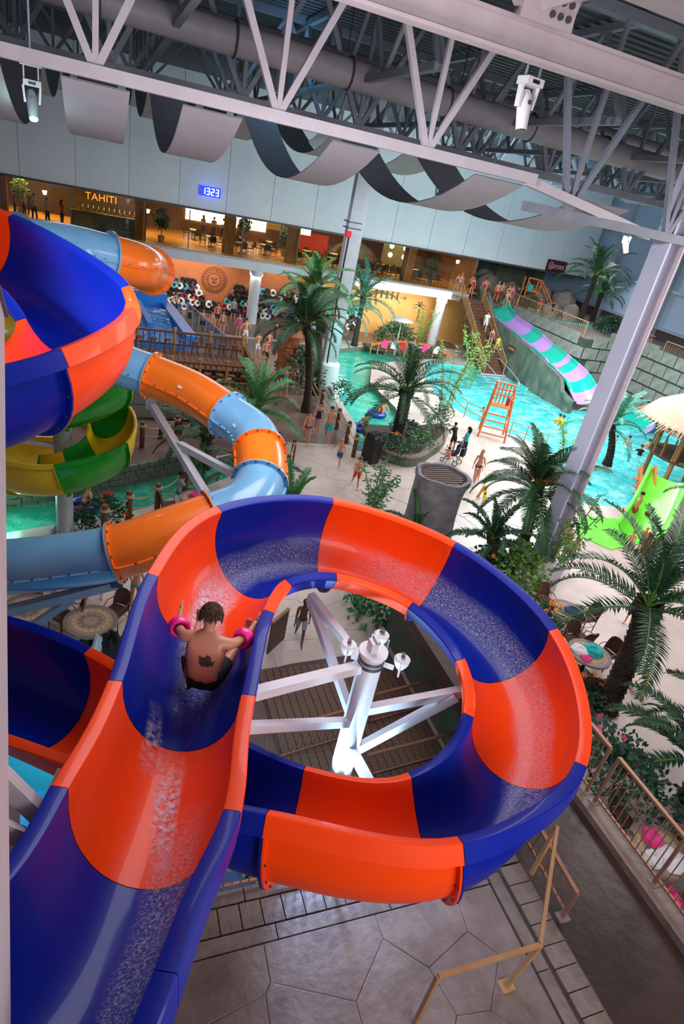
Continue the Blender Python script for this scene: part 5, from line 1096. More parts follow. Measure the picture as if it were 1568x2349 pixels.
# trash bin, planter, rock bin, lifeguard chair, stroller
b = G(849, 1060); t = thing('trash_bin', 'black plastic trash bin beside the last rope post', 'bin', b, .5)
mb = MB(); mb.prism([(-.3, -.3), (.3, -.3), (.3, .3), (-.3, .3)], 0, 1.05); mb.v = [(x * (.86 + .14 * z), y * (.86 + .14 * z), z) for x, y, z in mb.v]; mb.build('body', 'black_plastic', t)
mb = MB(); mb.box((0, 0, 1.1), (.66, .66, .09)); mb.build('rim', 'black_plastic', t); MB().box((0, .12, 1.28), (.6, .36, .3)).build('hood', 'black_plastic', t); MB().box((0, -.08, 1.24), (.36, .04, .16)).build('flap', 'grey_plastic', t)
pl = thing('stone_planter', 'curved low stone planter wall around the date palm', 'planter', G(930, 1040)); O = pl.location.copy()
out = catmull([G(*p) - O for p in ((862, 1035), (874, 1055), (905, 1066), (935, 1072), (965, 1066), (985, 1050), (1005, 1036), (1022, 1010), (1010, 985))], 4)
n_ = len(out); cen = V((-.1, 1.3, 0))
for i in range(n_ - 1):
    a, c = out[i], out[i + 1]; ia, ic = a + (cen - a).normalized() * .32, c + (cen - c).normalized() * .32; g = (c - a) * .02
    MB().prism([a + g, c - g, ic - g, ia + g], 0, .42).build('stone', 'river_stone', pl)
    MB().prism([a + g - (cen - a).normalized() * .05, c - g - (cen - c).normalized() * .05, ic - g, ia + g], .42, .5).build('cap_stone', 'border_brick', pl)
MB().prism([p + (cen - p).normalized() * .3 for p in out] + [V((1.0, 2.6, 0)), V((-1.4, 2.6, 0)), V((-1.8, .6, 0))], 0, .4).build('soil', 'dark_walk', pl)
b = G(975, 1228); zt = 2.6; t = thing('rock_bin', 'large grey artificial rock drum with a slatted brown top', 'bin', b)
rnd = random.Random(5); rows = []
for i in range(15):
    z = zt * i / 14; r = .86 + .1 * abs(z / zt - .4) + (.06 if i > 12 else 0) - (.0 if i < 14 else .03)
    rows.append([V((r * (1 + .11 * noise.noise(V((cos(a) * 1.4, sin(a) * 1.4, z * .5))) + .09 * abs(sin(a * 2.5 + z * .9))) * cos(a), r * (1 + .11 * noise.noise(V((cos(a) * 1.4, sin(a) * 1.4, z * .5))) + .09 * abs(sin(a * 2.5 + z * .9))) * sin(a), z)) for a in [2 * pi * k / 40 for k in range(40)]])
top = [V((p.x * .86, p.y * .86, zt)) for p in rows[-1]]; inn = [V((p.x * .84, p.y * .84, zt - .3)) for p in rows[-1]]; rows += [top, inn]
MB().grid(rows, False, True).build('rock_shell', 'rock_grey', t, True); MB().add(inn, [tuple(range(40))]).build('bottom', 'dark_walk', t)
for i in range(9):
    y = -.68 + .17 * i; hw = sqrt(max(.02, .76 ** 2 - y * y)); MB().box((0, y, zt - .1), (2 * hw, .1, .05)).build('slat', 'wood_plank', t)
# lifeguard chair of orange logs
b = G(1125, 1000); t = thing('lifeguard_chair', 'orange log lifeguard chair on the deck at the pool edge', 'chair', b, -.55); mat('orange_log', 'D87A3C', .5, col2='C0622C', nscale=4)
def lg(a, c, r=.05, n='pole'): MB().cyl(a, c, r, 8).build(n, 'orange_log', t, True)
for sx in (-1, 1):
    lg((sx * .75, -.75, 0), (sx * .5, -.1, 2.9), .055, 'leg'); lg((sx * .7, .75, 0), (sx * .5, .45, 3.0), .055, 'leg'); lg((sx * .68, -.6, .55), (sx * .62, .62, .9)); lg((sx * .55, -.25, 1.75), (sx * .52, .5, 1.75)); lg((sx * .52, -.4, 2.3), (sx * .5, .5, 2.35)); lg((sx * .68, -.55, .9), (sx * .5, .45, 2.6), .04)
for z, y in ((.3, -.66), (.65, -.58), (1.0, -.46), (1.35, -.33)): lg((-.68 + z * .1, y, z), (.68 - z * .1, y, z), .045, 'rung')
for z in (2.3, 2.65, 2.98): lg((-.5, .48, z), (.5, .48, z), .045, 'back_rail')
for x in (-.3, -.1, .1, .3): lg((x, .46, 1.8), (x, .5, 3.0), .035, 'back_slat')
for i in range(5): MB().box((0, -.2 + .15 * i, 1.8), (1.0, .12, .05)).build('seat_slat', 'orange_log', t)
MB().ball((.38, .42, 2.0), (.12, .05, .28), 8, 5).build('rescue_buoy', 'petal_red', None, label='red rescue float on the orange log chair', cat='float'); bpy.data.objects['rescue_buoy'].location = b; bpy.data.objects['rescue_buoy'].rotation_euler = (0, 0, -.55)
b = G(1033, 1062); t = thing('stroller', 'black stroller with a dark bag beside the teal top woman', 'stroller', b, .6)
for sx in (-1, 1):
    for y, r in ((-.3, .13), (.4, .09)): MB().tube([(sx * .24, y + r * cos(a), r + .02 + r * sin(a)) for a in [k * pi / 6 for k in range(12)]], .02, 5, closed=True).build('wheel', 'black_plastic', t, True)
    MB().cyl((sx * .22, -.3, .15), (sx * .2, .35, .85), .018, 5).build('frame_tube', 'grey_plastic', t); MB().cyl((sx * .22, .4, .1), (sx * .2, -.35, 1.05), .018, 5).build('frame_tube', 'grey_plastic', t)
MB().cyl((-.2, -.35, 1.05), (.2, -.35, 1.05), .02, 6).build('handle', 'black_plastic', t); MB().box((0, .05, .5), (.38, .4, .12)).build('seat', 'cloth_navy', t); MB().box((0, -.18, .8), (.36, .08, .5)).build('backrest', 'cloth_navy', t)
MB().grid([[V((-.2 + .4 * i / 4, -.15 + .3 * cos(a), .95 + .22 * sin(a))) for i in range(5)] for a in [.2 + k * .3 for k in range(8)]]).build('canopy', 'cloth_black', t, True); MB().box((.05, -.45, .75), (.34, .16, .38)).build('bag', 'cloth_black', t)
# ------------------------------------------------------------------ pool rails and steps
def pipe_rail(pts, label, z=0, h=.95, m='rail_tan', mid=True, r=.03):
    P = [G(a, c, z) for a, c in pts]; O = P[0]; t = thing('pipe_rail', label, 'railing', O)
    for i, p in enumerate(P):
        MB().cyl(p - O, p - O + V((0, 0, h)), r, 6).build('post', m, t, True)
        if i:
            for hh in ((h, .5 * h) if mid else (h,)): MB().cyl(P[i - 1] - O + V((0, 0, hh)), p - O + V((0, 0, hh)), r, 6).build('rail', m, t, True)
    return t
pipe_rail([(1035, 930), (1063, 956), (1100, 975)], 'tan pipe rail at the pool edge left of the orange log chair'); pipe_rail([(1165, 1003), (1200, 1013), (1245, 1035)], 'tan pipe rail at the pool edge right of the orange log chair')
t = thing('pool_steps', 'white and black striped steps leading into the main pool', 'steps', (29.3, 40.2, -.6))
for i in range(8): MB().box((-.25 * 0, 1.4 - .42 * i, .56 - .09 * i), (2.6, .3, .1)).build('tread', 'cloth_white' if i % 2 == 0 else 'slab_white', t); MB().box((0, 1.2 - .42 * i, .51 - .09 * i), (2.6, .1, .09)).build('nosing', 'black_plastic', t)
for x in (28.2, 30.0):
    t = thing('pool_handrail', 'steel handrail at the %s of the pool steps' % ('left' if x < 29 else 'right'), 'handrail', (x, 42.3, 0)); MB().tube(catmull([(0, .3, 0), (0, .3, .9), (0, -1.2, .75), (0, -3.4, .2), (0, -3.6, -.5)], 4), .035, 6).build('rail', 'galvanised', t, True); MB().cyl((0, -1.2, -.4), (0, -1.2, .75), .03, 6).build('post', 'galvanised', t)
# ------------------------------------------------------------------ upper terrace, block walls, rock wall
TT = 4.4
tp_ = struct('upper_terrace', MB().prism([(32.6, 36.4), (32.6, 60), (43.3, 60), (43.3, 14), (38.4, 14), (36.9, 26), (36.9, 36.4)], -1.2, TT), 'block_joint')
struct('upper_terrace_paving', MB().prism([(32.7, 36.5), (32.7, 60), (43.2, 60), (43.2, 14), (38.5, 14), (37.0, 26), (37.0, 36.5)], TT, TT + .02), 'border_brick')
struct('landing', MB().prism([(27.9, 47.2), (32.6, 47.2), (32.6, 60), (27.9, 60)], TT - .3, TT), 'brown_walk')
bw = struct('wall_blocks', MB().box((32.58, 41.5, 1.6), (.04, 10, 5.6)), 'block_joint')
bm = [MB() for _ in range(3)]; bms = []
for i, mb in enumerate(bm):
    mb.box((0, 0, 0), (.16, 1.22, .8)); mb.v = [(x + (.03 if x < 0 else 0) * 0, y * (.97 if x < 0 else 1), z * (.95 if x < 0 else 1)) for x, y, z in mb.v]; bms.append(mb.mesh('block', 'block_stone'))
rnd = random.Random(9)
def blocks(x, y, z, dx, dy, L_, H_, rz):
    nz = round(H_ / .86); nl = round(L_ / 1.3)
    for j in range(nz):
        for i in range(nl):
            o = link('block', bms[rnd.randrange(3)], bw); s = (i + .5 + (.5 if j % 2 else 0) * .0 + (.4 if j % 2 else 0)) * L_ / nl
            if s > L_ - .4: continue
            o.location = (x + dx * s + rnd.uniform(-.02, .02) * abs(dy), y + dy * s + rnd.uniform(-.02, .02) * abs(dx), z + (j + .5) * H_ / nz); o.rotation_euler = (0, 0, rz)
blocks(32.54, 46.5, -.5, 0, -1, 10.2, 5.2, 0); blocks(36.86, 36.3, -.5, 0, -1, 10.3, 5.4, 0); blocks(32.7, 36.36, -.5, 1, 0, 4.2, 5.2, pi / 2); blocks(36.9, 25.9, -.5, .12, -1, 7.5, 5.2, 0)
for (x, y, l, rz) in ((35.9, 36.5, 2.2, pi / 2), (37.0, 35.2, 3.0, 0), (37.0, 29.2, 3.2, 0)):
    p = thing('parapet', 'raised grey stone block parapet on the terrace edge', 'wall', (x, y, TT), rz); del p['label']; del p['category']; p['kind'] = 'structure'
    for i in range(int(l)): 
        MB().box((0, -l / 2 + .5 + i * 1.02, .33), (.4, .98, .6)).build('block', 'block_stone', p)
# rock wall beside the slide and the wavy slide itself
def GX(px_, py_, x): r = ray(px_, py_); t = x / r[0]; return V((x, r[1] * t, 11 + r[2] * t))
LP = [(1112, 690), (1140, 728), (1188, 762), (1203, 778), (1228, 797), (1266, 828), (1273, 838), (1283, 848), (1300, 868), (1312, 896), (1325, 925)]
RP = [(1159, 679), (1181, 721), (1210, 743), (1239, 764), (1261, 786), (1285, 805), (1296, 814), (1318, 830), (1344, 853), (1362, 878), (1375, 905)]
Lw = [GX(a, c, 30.75) for a, c in LP]; Rw = [GX(a, c, 32.4) for a, c in RP]
for i in range(len(Rw)): Rw[i].y = Lw[i].y * .5 + Rw[i].y * .5; Lw[i].y = Rw[i].y; Lw[i].z = GX(*LP[i], 30.75).z
th = thing('wavy_slide', 'turquoise and lilac wavy slide running down beside the rock wall into the pool', 'water slide')
flume(th, Lw, Rw, [i % 2 for i in range(10)], D=.6, K=5, names=('teal_gel', 'lilac_gel'), NU=10, flange=False, lipw=.1, liph=.15)
th = thing('slide_outlet', 'turquoise and lilac slide end just right of the tall column', 'water slide')
flume(th, [GX(1405, 965, 35.2), GX(1430, 985, 34.6), GX(1455, 993, 34.0), GX(1470, 988, 34.0)], [GX(1400, 920, 36.0), GX(1435, 945, 35.9), GX(1462, 962, 35.8), GX(1478, 972, 35.4)], [0, 0, 1], D=.5, K=4, names=('teal_gel', 'lilac_gel'), NU=8, flange=False)
rw_ = thing('rock_wall', 'tall grey green carved rock wall along the left side of the wavy slide', 'wall', (30.5, 33.2, -1.2)); mb = MB()
tops = [(33.2, .75), (34.5, 1.1)] + [(p.y, p.z - .12) for p in reversed(Lw[:9])] + [(47.2, 5.3), (48.5, 5.4)]; tops = sorted(set(tops)); rows = []
ff = []; NZ = 14
yy = [33.2 + 15.3 * i / 60 for i in range(61)]
def topz(y):
    for (a, b_), (c, d_) in zip(tops, tops[1:]):
        if a <= y <= c: return b_ + (d_ - b_) * (y - a) / max(1e-6, c - a)
    return tops[-1][1]
for sgn in (-1, 1):
    R_ = [[V((sgn * .16 + (sgn * .16 * noise.noise(V((y * 1.3, z * 5, 3))) if sgn < 0 else 0), y - 33.2, (topz(y) + 1.2) * z)) for z in [k / NZ for k in range(NZ + 1)]] for y in yy]; mb.grid(R_, sgn < 0); ff.append(R_)
mb.grid([[a[-1], b_[-1]] for a, b_ in zip(*ff)]); mb.add(ff[0][0] + ff[1][0][::-1], [tuple(range(2 * NZ + 2))]); mb.build('carved_face', 'rock_wall', rw_, True)
t = thing('wall_notice', 'small brown notice on the carved rock wall below the slide', 'sign', (30.2, 41.3, 2.05)); MB().box((0, 0, 0), (.05, 1.0, .42)).build('board', 'dark_log', t); MB().box((-.03, 0, 0), (.02, .8, .1)).build('print', 'rope', t)
# wooden stairs with barred rails
stt = thing('wooden_stairs', 'brown wooden staircase with tan barred rails going down to the pool deck', 'stairs', (29.1, 47.2, 0))
for i in range(22): MB().box((0, -.27 * i - .13, TT - .2 * (i + 1) + .1), (1.9, .3, .05)).build('tread', 'wood_plank', stt); MB().box((0, -.27 * i - .26, TT - .2 * (i + 1)), (1.9, .03, .2)).build('riser', 'dark_log', stt)
for x in (-1, 1):
    MB().bar((x, 0, TT - .2), (x, -5.94, -.0), .08, .45).build('stringer', 'dark_log', stt); MB().bar((x, 0, TT + .9), (x, -5.94, 1.0), .06, .07).build('handrail', 'rail_tan', stt)
    me = MB().bar((0, 0, 0), (0, 0, .9), .03).mesh('baluster', 'rail_tan')
    for i in range(42): link('baluster', me, stt, loc=(x, -.142 * i, TT - .105 * i))
    for i in range(5): MB().bar((x, -1.48 * i, TT - 1.1 * i - .2), (x, -1.48 * i, TT - 1.1 * i + 1.1), .09).build('newel', 'log_wood', stt)
railing('terrace_fence', 'tan barred fence along the terrace above the wavy slide', [((32.8, 50.5, TT), (32.8, 46, TT)), ((32.8, 46, TT), (32.8, 41.5, TT)), ((32.8, 41.5, TT), (32.8, 37, TT))], m='rail_tan', step=.2, w=.06, h=1.1, cat='fence')
railing('terrace_fence', 'short tan barred fence beside the raised stone parapet', [((37.1, 33.6, TT), (37.1, 31, TT))], m='rail_tan', step=.2, w=.06, h=1.1, cat='fence')
railing('landing_fence', 'tan barred fence of the stair landing beside the gallery glass', [((27.95, 47.3, TT), (27.95, 49.4, TT))], m='rail_tan', step=.2, w=.06, h=1.1, cat='fence')
# rocks behind the terrace
mb = MB(); R_ = []
for i in range(41):
    x = 32 + 11.2 * i / 40; R_.append([V((x, 58 + 1.1 * noise.noise(V((x * .7, z * .9, 1))) - .5 * (z < .2), TT + 3.2 * z)) for z in [k / 10 for k in range(11)]])
mb.grid(R_, True); struct('wall_rock', mb, 'rock_wall', smooth=True); mat('boulder', '8C7C74', .8, col2='6E6460', nscale=1.5, bump=1)
for i, (x, y, r) in enumerate(((33.9, 53, 1.3), (36.2, 52.5, 1.1), (38.4, 51, 1.4), (40.2, 49.5, 1.3), (35.6, 45.0, .8), (37.0, 44.3, .9), (34.6, 55.0, 1.4))):
    mb = MB(); mb.ball((0, 0, 0), (r, r * .8, r * .85), 14, 9); mb.v = [tuple(V(p) * (1 + .25 * noise.noise(V(p) * 1.2 + V((i, 0, 0))))) for p in mb.v]
    mb.build('boulder', 'boulder', None, True, label=['brown boulder nearest to the slide top', 'brown boulder behind the orange play frame', 'tall boulder left of the terrace palm', 'boulder behind the terrace palm', 'small boulder at the terrace pool, left', 'small boulder at the terrace pool, right', 'far boulder by the dark rock wall'][i], cat='boulder', loc=(x, y, TT + .5 * r))
t = thing('play_frame', 'orange tube play frame on the upper terrace pool', 'play frame', (35.4, 49.0, TT))
for a, c in (((0, 0, 0), (.0, 0, 2.3)), ((1.4, 0, 0), (1.4, 0, 2.2)), ((0, 0, 2.3), (1.4, 0, 2.2)), ((0, 0, 1.2), (1.4, 0, 1.2)), ((0, 0, 2.0), (1.4, 0, .9)), ((1.4, 0, 2.2), (3.2, -.6, .1)), ((1.4, .5, 2.2), (3.2, 0, .1)), ((0, .6, 0), (0, .6, 2.3)), ((1.4, .5, 0), (1.4, .5, 2.2))): MB().cyl(a, c, .07, 8).build('tube', 'orange_log' if 'orange_log' in MATS else 'petal_orange', t, True)
MB().box((.3, -.1, 1.5), (.5, .04, .5)).build('panel', 'cloth_teal', t)
tp2 = MB().prism([(34.2, 42.2), (37.6, 41.8), (38.4, 44.2), (36.4, 46.8), (34.4, 46.6)], TT + .02, TT + .12).build('terrace_pool', 'pool_water', None, label='small turquoise pool on the upper terrace', cat='water', kind='stuff')
q = [(34.0, 48.0, 'up', 'child climbing at the orange play frame', 'cloth_navy', 1.5, 2.6), (34.2, 44.8, 'stand', 'child in red by the terrace fence', 'cloth_red', 1.3, 0), (34.9, 44.0, 'stand', 'child in dark shirt next to the red child by the fence', 'cloth_black', 1.3, 0), (35.6, 43.6, 'loll', 'bather lying at the terrace pool edge', 'cloth_navy', 1.6, 0), (38.6, 38.6, 'lean', 'man in black bending over the dark terrace chairs', 'cloth_black', 1.75, 0), (39.3, 37.6, 'sit', 'person in dark clothes seated on the terrace under the palm', 'cloth_black', 1.7, -.1), (39.9, 32.2, 'sit', 'person seated at the terrace table behind the column', 'cloth_red', 1.7, 0)]
for x, y, po, lb, c, h, dz in q: person(po, (x, y, TT + .02), random.uniform(1.5, 3.5), lb, h, 'skin', 'hair_dark', (('shirt', c), ('trunks', c)))
person('sit', (31.5, 45.8, 4.55), pi, 'bather sitting at the top of the wavy slide', 1.6, 'skin', 'hair_dark', M1('cloth_grey'))
person('walk', (29.4, 44.6, 2.4), 2.6, 'bather in white halfway on the wooden stairs', 1.7, 'skin', 'hair_dark', (('shirt', 'cloth_white'), ('trunks', 'cloth_white')))
person('wstand', (29.5, 43.4, 1.5), 2.8, 'person in purple low on the wooden stairs', 1.6, 'skin', 'hair_dark', (('suit', 'cloth_purple'),)); person('stand', (30.0, 43.0, 1.3), 2.8, 'child in yellow green low on the wooden stairs', 1.3, 'skin', 'hair_dark', (('shirt', 'cloth_yellow'),))
# geyser sign
c_ = GY(1275, 611, 50.08); t = thing('geyser_sign', 'dark red sign with white lettering GEYSER at the right end of the white wall', 'sign', c_); mat('sign_red', '5A1820', .5)
MB().box((0, 0, 0), (2.1, .12, 1.0), mtx=Matrix.Rotation(0, 3, 'Y')).build('board', 'sign_red', t); o = text('GEYSER', (.08, -.08, -.05), .44, 'cloth_white', par=t, ex=.02)
MB().tube([(-.62 + .2 * cos(a), -.07, .0 + .3 * sin(a)) for a in [.6 + k * .35 for k in range(15)]], .03, 5).build('swirl', 'cloth_white', t)
# ------------------------------------------------------------------ surf pool, glass screen, wooden terraces with stools
mat('surf_pad', '2F86E0', .35, col2='2A7AD6', nscale=1)
t = thing('surf_pool', 'blue surf ride with padded slopes at the left behind the spiral', 'pool', (0, 36, 0))
MB().prism([(1.0, 1.5), (4.6, 1.0), (5.2, 5.0), (3.6, 9.6), (1.0, 9.8)], .0, .9).build('basin', 'surf_pad', t)
MB().add([(1.0, 1.6, .92), (4.2, 1.6, .92), (4.2, 7.5, 1.5), (1.0, 7.5, 1.5)], [(0, 1, 2, 3)]).build('ride_surface', 'surf_water', t); MB().box((2.6, 9.3, 1.5), (3.4, .5, 1.3)).build('back_pad', 'surf_pad', t); MB().bar((4.3, 9, 1.2), (5.1, 1.6, 1.0), .7, .8).build('side_pad', 'surf_pad', t); MB().bar((2.3, 7.8, 1.6), (2.9, 3.6, 1.2), .35, .5).build('divider', 'surf_pad', t)
t = thing('glass_screen', 'long slanting glass screen beside the surf ride', 'screen', (0, 0, 0)); P = [G(388, 708, .9), G(515, 800, .9)]; P = [V((5.6, 44.5, 0)), V((7.0, 36.0, 0))]
for i in range(6):
    a = P[0].lerp(P[1], i / 6); c = P[0].lerp(P[1], (i + .96) / 6); MB().bar(a + V((0, 0, 1.0)), c + V((0, 0, 1.0)), .02, 1.7).build('pane', 'clear_panel', t); MB().cyl(a, a + V((0, 0, 1.95)), .03, 6).build('post', 'galvanised', t)
MB().bar(P[0] + V((0, 0, 1.9)), P[1] + V((0, 0, 1.9)), .05).build('top_rail', 'galvanised', t)
def stool_proto():
    t = thing('bar_stool', 's', 'stool'); MB().cyl((0, 0, .7), (0, 0, .77), .19, 12).build('seat', 'dark_log', t, True)
    for k in range(4):
        a = k * pi / 2 + pi / 4; MB().bar((.12 * cos(a), .12 * sin(a), .7), (.25 * cos(a), .25 * sin(a), 0), .035).build('leg', 'dark_log', t)
    MB().tube([(.2 * cos(a), .2 * sin(a), .28) for a in [pi / 4 + k * pi / 2 for k in range(4)]], .014, 4, closed=True).build('foot_ring', 'dark_log', t); return t
SP = stool_proto(); nst = 0
def terr_deck(x0, y0, x1, y1, z, label):
    t = thing('wooden_deck', label, 'deck', ((x0 + x1) / 2, (y0 + y1) / 2, 0)); w_, d_ = x1 - x0, y1 - y0
    MB().box((0, 0, z / 2 - .03), (w_, d_, z - .06)).build('base', 'dark_walk', t); n = int(w_ / .3)
    me = MB().box((0, 0, 0), (.27, d_, .06)).mesh('plank', 'wood_plank')
    for i in range(n): link('plank', me, t, loc=(-w_ / 2 + .15 + i * .3, 0, z - .03))
    return t
terr_deck(.0, 31.6, 7.6, 34.6, 1.3, 'raised wooden deck with a row of stools before the surf ride'); terr_deck(2.0, 28.6, 7.4, 31.4, .6, 'lower wooden deck with the nearer row of stools')
def log_rail(pts, z, label, h=1.0, n=None):
    P = [V((x, y, z)) for x, y in pts]; O = P[0]; t = thing('log_railing', label, 'railing', O); 
    for i, p in enumerate(P):
        MB().cyl(p - O - V((0, 0, min(z, 1.3) * 0)), p - O + V((0, 0, h + .25)), .09, 8).build('post', 'log_wood', t, True)
        if i:
            for hh in (h, .35): MB().bar(P[i - 1] - O + V((0, 0, hh)), p - O + V((0, 0, hh)), .16, .09).build('beam', 'dark_log', t)
            me = MB().bar((0, 0, .3), (0, 0, h), .05).mesh('picket', 'dark_log'); a, c = P[i - 1] - O, p - O
            for k in range(1, int((c - a).length / .28)): link('picket', me, t, loc=a + (c - a).normalized() * .28 * k)
    return t
log_rail([(.0, 34.5), (1.9, 34.5), (3.8, 34.5), (5.7, 34.5), (7.5, 34.5)], 1.3, 'log railing before the surf ride, behind the first row of stools'); log_rail([(2.0, 31.5), (3.4, 31.5), (4.8, 31.5), (6.2, 31.5), (7.4, 31.5)], .6, 'log railing between the two rows of stools'); log_rail([(7.6, 34.4), (7.5, 31.5), (7.45, 28.8)], .9, 'log railing beside the steps to the rope path'); log_rail([(2.1, 28.8), (4.0, 28.7), (5.8, 28.7), (7.3, 28.7)], .6, 'low log railing at the front of the nearer deck')
for row, (xs, y, z, g) in enumerate(((( [.5 + .72 * i for i in range(10)]), 33.9, 1.3, 'stools in the row before the surf ride'), ([2.6 + .62 * i for i in range(8)], 30.7, .6, 'stools in the nearer row'))):
    for i, x in enumerate(xs):
        o = SP if nst == 0 else dup(SP); nst += 1; o.location = (x, y, z); o['label'] = 'brown wooden bar stool in the %s row by the surf ride' % ('back' if row == 0 else 'front'); o['group'] = g
for i, (x, y) in enumerate(((4.55, 46.3), (5.3, 46.2), (6.9, 45.8))): o = dup(SP, (x, y, .02)); o['label'] = 'tall brown stool standing on the deck by the glass screen'; o['group'] = 'stools by the glass screen'
# walls of stone along the river, tiki carving, footbridge with pink towels
rs_ = thing('river_wall', 'grey green stone wall along the far bank of the green river', 'wall', (-4, 20.3, -.6)); rnd = random.Random(3); nb = 0
P0, P1 = V((-6, 19.55, 0)), V((4.3, 23.5, 0))
pts = [V((-8, 19.5)), V((-2.7, 19.95)), V((.6, 21.45)), V((4.6, 23.65))]
for (a, c) in zip(pts, pts[1:]):
    L_ = (c - a).length; ang = atan2((c - a).y, (c - a).x); u = (c - a).normalized()
    for j in range(4):
        s = rnd.uniform(-.2, 0)
        while s < L_ - .1:
            w_ = rnd.uniform(.32, .55); m_ = MB(); m_.box((0, 0, 0), (w_ - .04, .16, .2)); o = m_.build('stone', 'river_stone', rs_) if nb < 300 else None
            if o: o.location = V((a.x + u.x * (s + w_ / 2), a.y + u.y * (s + w_ / 2), -.35 + .24 * j)) - V((-4, 20.3, -.6)); o.rotation_euler = (0, 0, ang); nb += 1
            s += w_
t = thing('retaining_wall', 'low wall of big grey blocks behind the rope fence at the left', 'wall', (-1, 27.6, 0))
for j in range(2):
    for i in range(10): MB().box((.9 * i - 1.5 + .4 * (j % 2), 0, .4 + .62 * j), (.86, .3, .58)).build('block', 'block_stone', t)
t = thing('tiki_carving', 'orange brown carved tiki totem among the shrubs left of the centre column', 'carving', G(650, 880)); mat('tiki', 'B0603C', .6, col2='8C4828', nscale=4, bump=.5)
MB().lathe([(.5, 0), (.62, .3), (.5, .7), (.66, 1.1), (.55, 1.5), (.68, 1.9), (.6, 2.5), (.72, 2.9), (.5, 3.3), (0, 3.35)], n=14).build('totem', 'tiki', t, True)
for s in (-1, 1): MB().ball((s * .22, -.6, 2.3), (.13, .08, .13), 8, 5).build('eye', 'dark_log', t, True)
MB().ball((0, -.62, 1.7), (.32, .1, .13), 10, 5).build('mouth', 'dark_log', t, True); MB().cyl((0, -.5, 2.2), (0, -.72, 1.95), .09, 6).build('nose', 'tiki', t)
for k in range(7): a = -1.5 + k * .5; MB().bar((0, 0, 3.2), (.8 * sin(a), -.2, 3.5 + .3 * cos(a)), .18, .04).build('crest', 'tiki', t)
fb = thing('footbridge', 'curved orange brown footbridge with pale towels before the ochre wall', 'bridge', (23.0, 45.0, 0)); 
for i in range(10):
    a = -.9 + .2 * i; MB().bar((3.6 * sin(a) * 1.2, -.8, 1.4 * cos(a) - .4), (3.6 * sin(a + .2) * 1.2, -.8, 1.4 * cos(a + .2) - .4), .1, .16).build('rail', 'orange_log', fb); MB().bar((3.6 * sin(a) * 1.2, -.8, -.2), (3.6 * sin(a) * 1.2, -.8, 1.4 * cos(a) - .4), .08).build('post', 'log_wood', fb)
MB().box((0, 0, .15), (7, 1.5, .15)).build('walkway', 'wood_plank', fb)
for i, (x, c) in enumerate(((-2.4, 'cloth_pink'), (-1.6, 'cloth_white'), (-.8, 'cloth_red'), (.2, 'cloth_white'), (1.2, 'cloth_pink'), (2.2, 'cloth_white'))):
    MB().bar((23 + x, 44.12, .35), (23 + x + .1, 44.12, .95), .45, .05, up=(0, 1, 0)).build('towel', c, None, label='%s towel hanging on the footbridge, %s from its left end' % (c[6:], ['first', 'second', 'third', 'fourth', 'fifth', 'sixth'][i]), cat='towel')
t = thing('round_parasol_table', 'white round standing table before the ochre wall', 'table', (21.4, 43.6, 0)); 
pa = G(932, 765, 0); MB().lathe([(.9, 2.7), (.5, 2.85), (0, 2.9)], n=16).build('canopy', 'cloth_white', t, True); MB().cyl((0, 0, 0), (0, 0, 2.75), .05, 6).build('pole', 'galvanised', t); t['label'] = 'flat white disc canopy on a pole before the ochre wall'; t['category'] = 'canopy'; t.name = 'disc_canopy'
# ------------------------------------------------------------------ thatched hut with lime slide
hx, hy = 29.2, 22.2
t = thing('thatched_hut', 'thatched roof hut on tan posts at the right edge over the pool', 'hut', (hx, hy, -1)); mat('thatch', 'D0B094', .9, col2='B0907A', nscale=20, stretch=(1, 1, .2), bump=.6)
mb = MB(); rnd = random.Random(8); mb.lathe([(3.0, 4.4), (2.4, 5.1), (1.4, 5.7), (.3, 6.1), (0, 6.15)], n=40); mb.lathe([(2.9, 4.3), (0, 5.6)], n=40)
for i in range(1400):
    a = rnd.uniform(0, 2 * pi); u = rnd.random(); r = .5 + 2.5 * u; z = 6.1 - 1.7 * u ** 1.15; l = rnd.uniform(.4, .7); d = V((cos(a), sin(a), -.62)).normalized(); p = V((r * cos(a), r * sin(a), z + .05)); s = V((-sin(a), cos(a), 0)) * .03
    mb.add([p - s, p + s, p + d * l + s * .4 - V((0, 0, .08)), p + d * l - s * .4 - V((0, 0, .08))], [(0, 1, 2, 3)])
o = mb.build('thatch', 'thatch', t); o['kind'] = 'stuff'
for a in (.4, 1.97, 3.54, 5.1): MB().cyl((1.7 * cos(a), 1.7 * sin(a), 0), (1.7 * cos(a), 1.7 * sin(a), 4.9), .13, 10).build('post', 'log_wood', t, True)
MB().cyl((0, 0, 2.5), (0, 0, 2.62), 1.9, 20).build('platform', 'wood_plank', t)
for a in [k * .35 for k in range(14)]: MB().bar((1.85 * cos(a), 1.85 * sin(a), 2.6), (1.85 * cos(a), 1.85 * sin(a), 3.5), .07).build('baluster', 'log_wood', t)
sl = thing('lime_slide', 'short lime green slide coming down from the thatched hut', 'water slide')
S_ = [(1535, 1085, 2.0), (1515, 1130, 1.5), (1490, 1180, .9), (1460, 1225, .35)]
ww = V((.9, -.55, 0))
flume(sl, [G(a, c, z) - ww * .75 for a, c, z in S_], [G(a, c, z) + ww * .75 for a, c, z in S_], [0, 0, 0], D=.4, K=4, names=('lime_gel', 'lime_gel'), NU=10, flange=False)
MB().prism([G(1318, 1225) , G(1330, 1185), G(1480, 1195), G(1500, 1240), G(1400, 1262)], .0, .03).build('splash_mat', 'lime_gel', None, label='flat lime green mat on the deck around the foot of the lime slide', cat='mat')
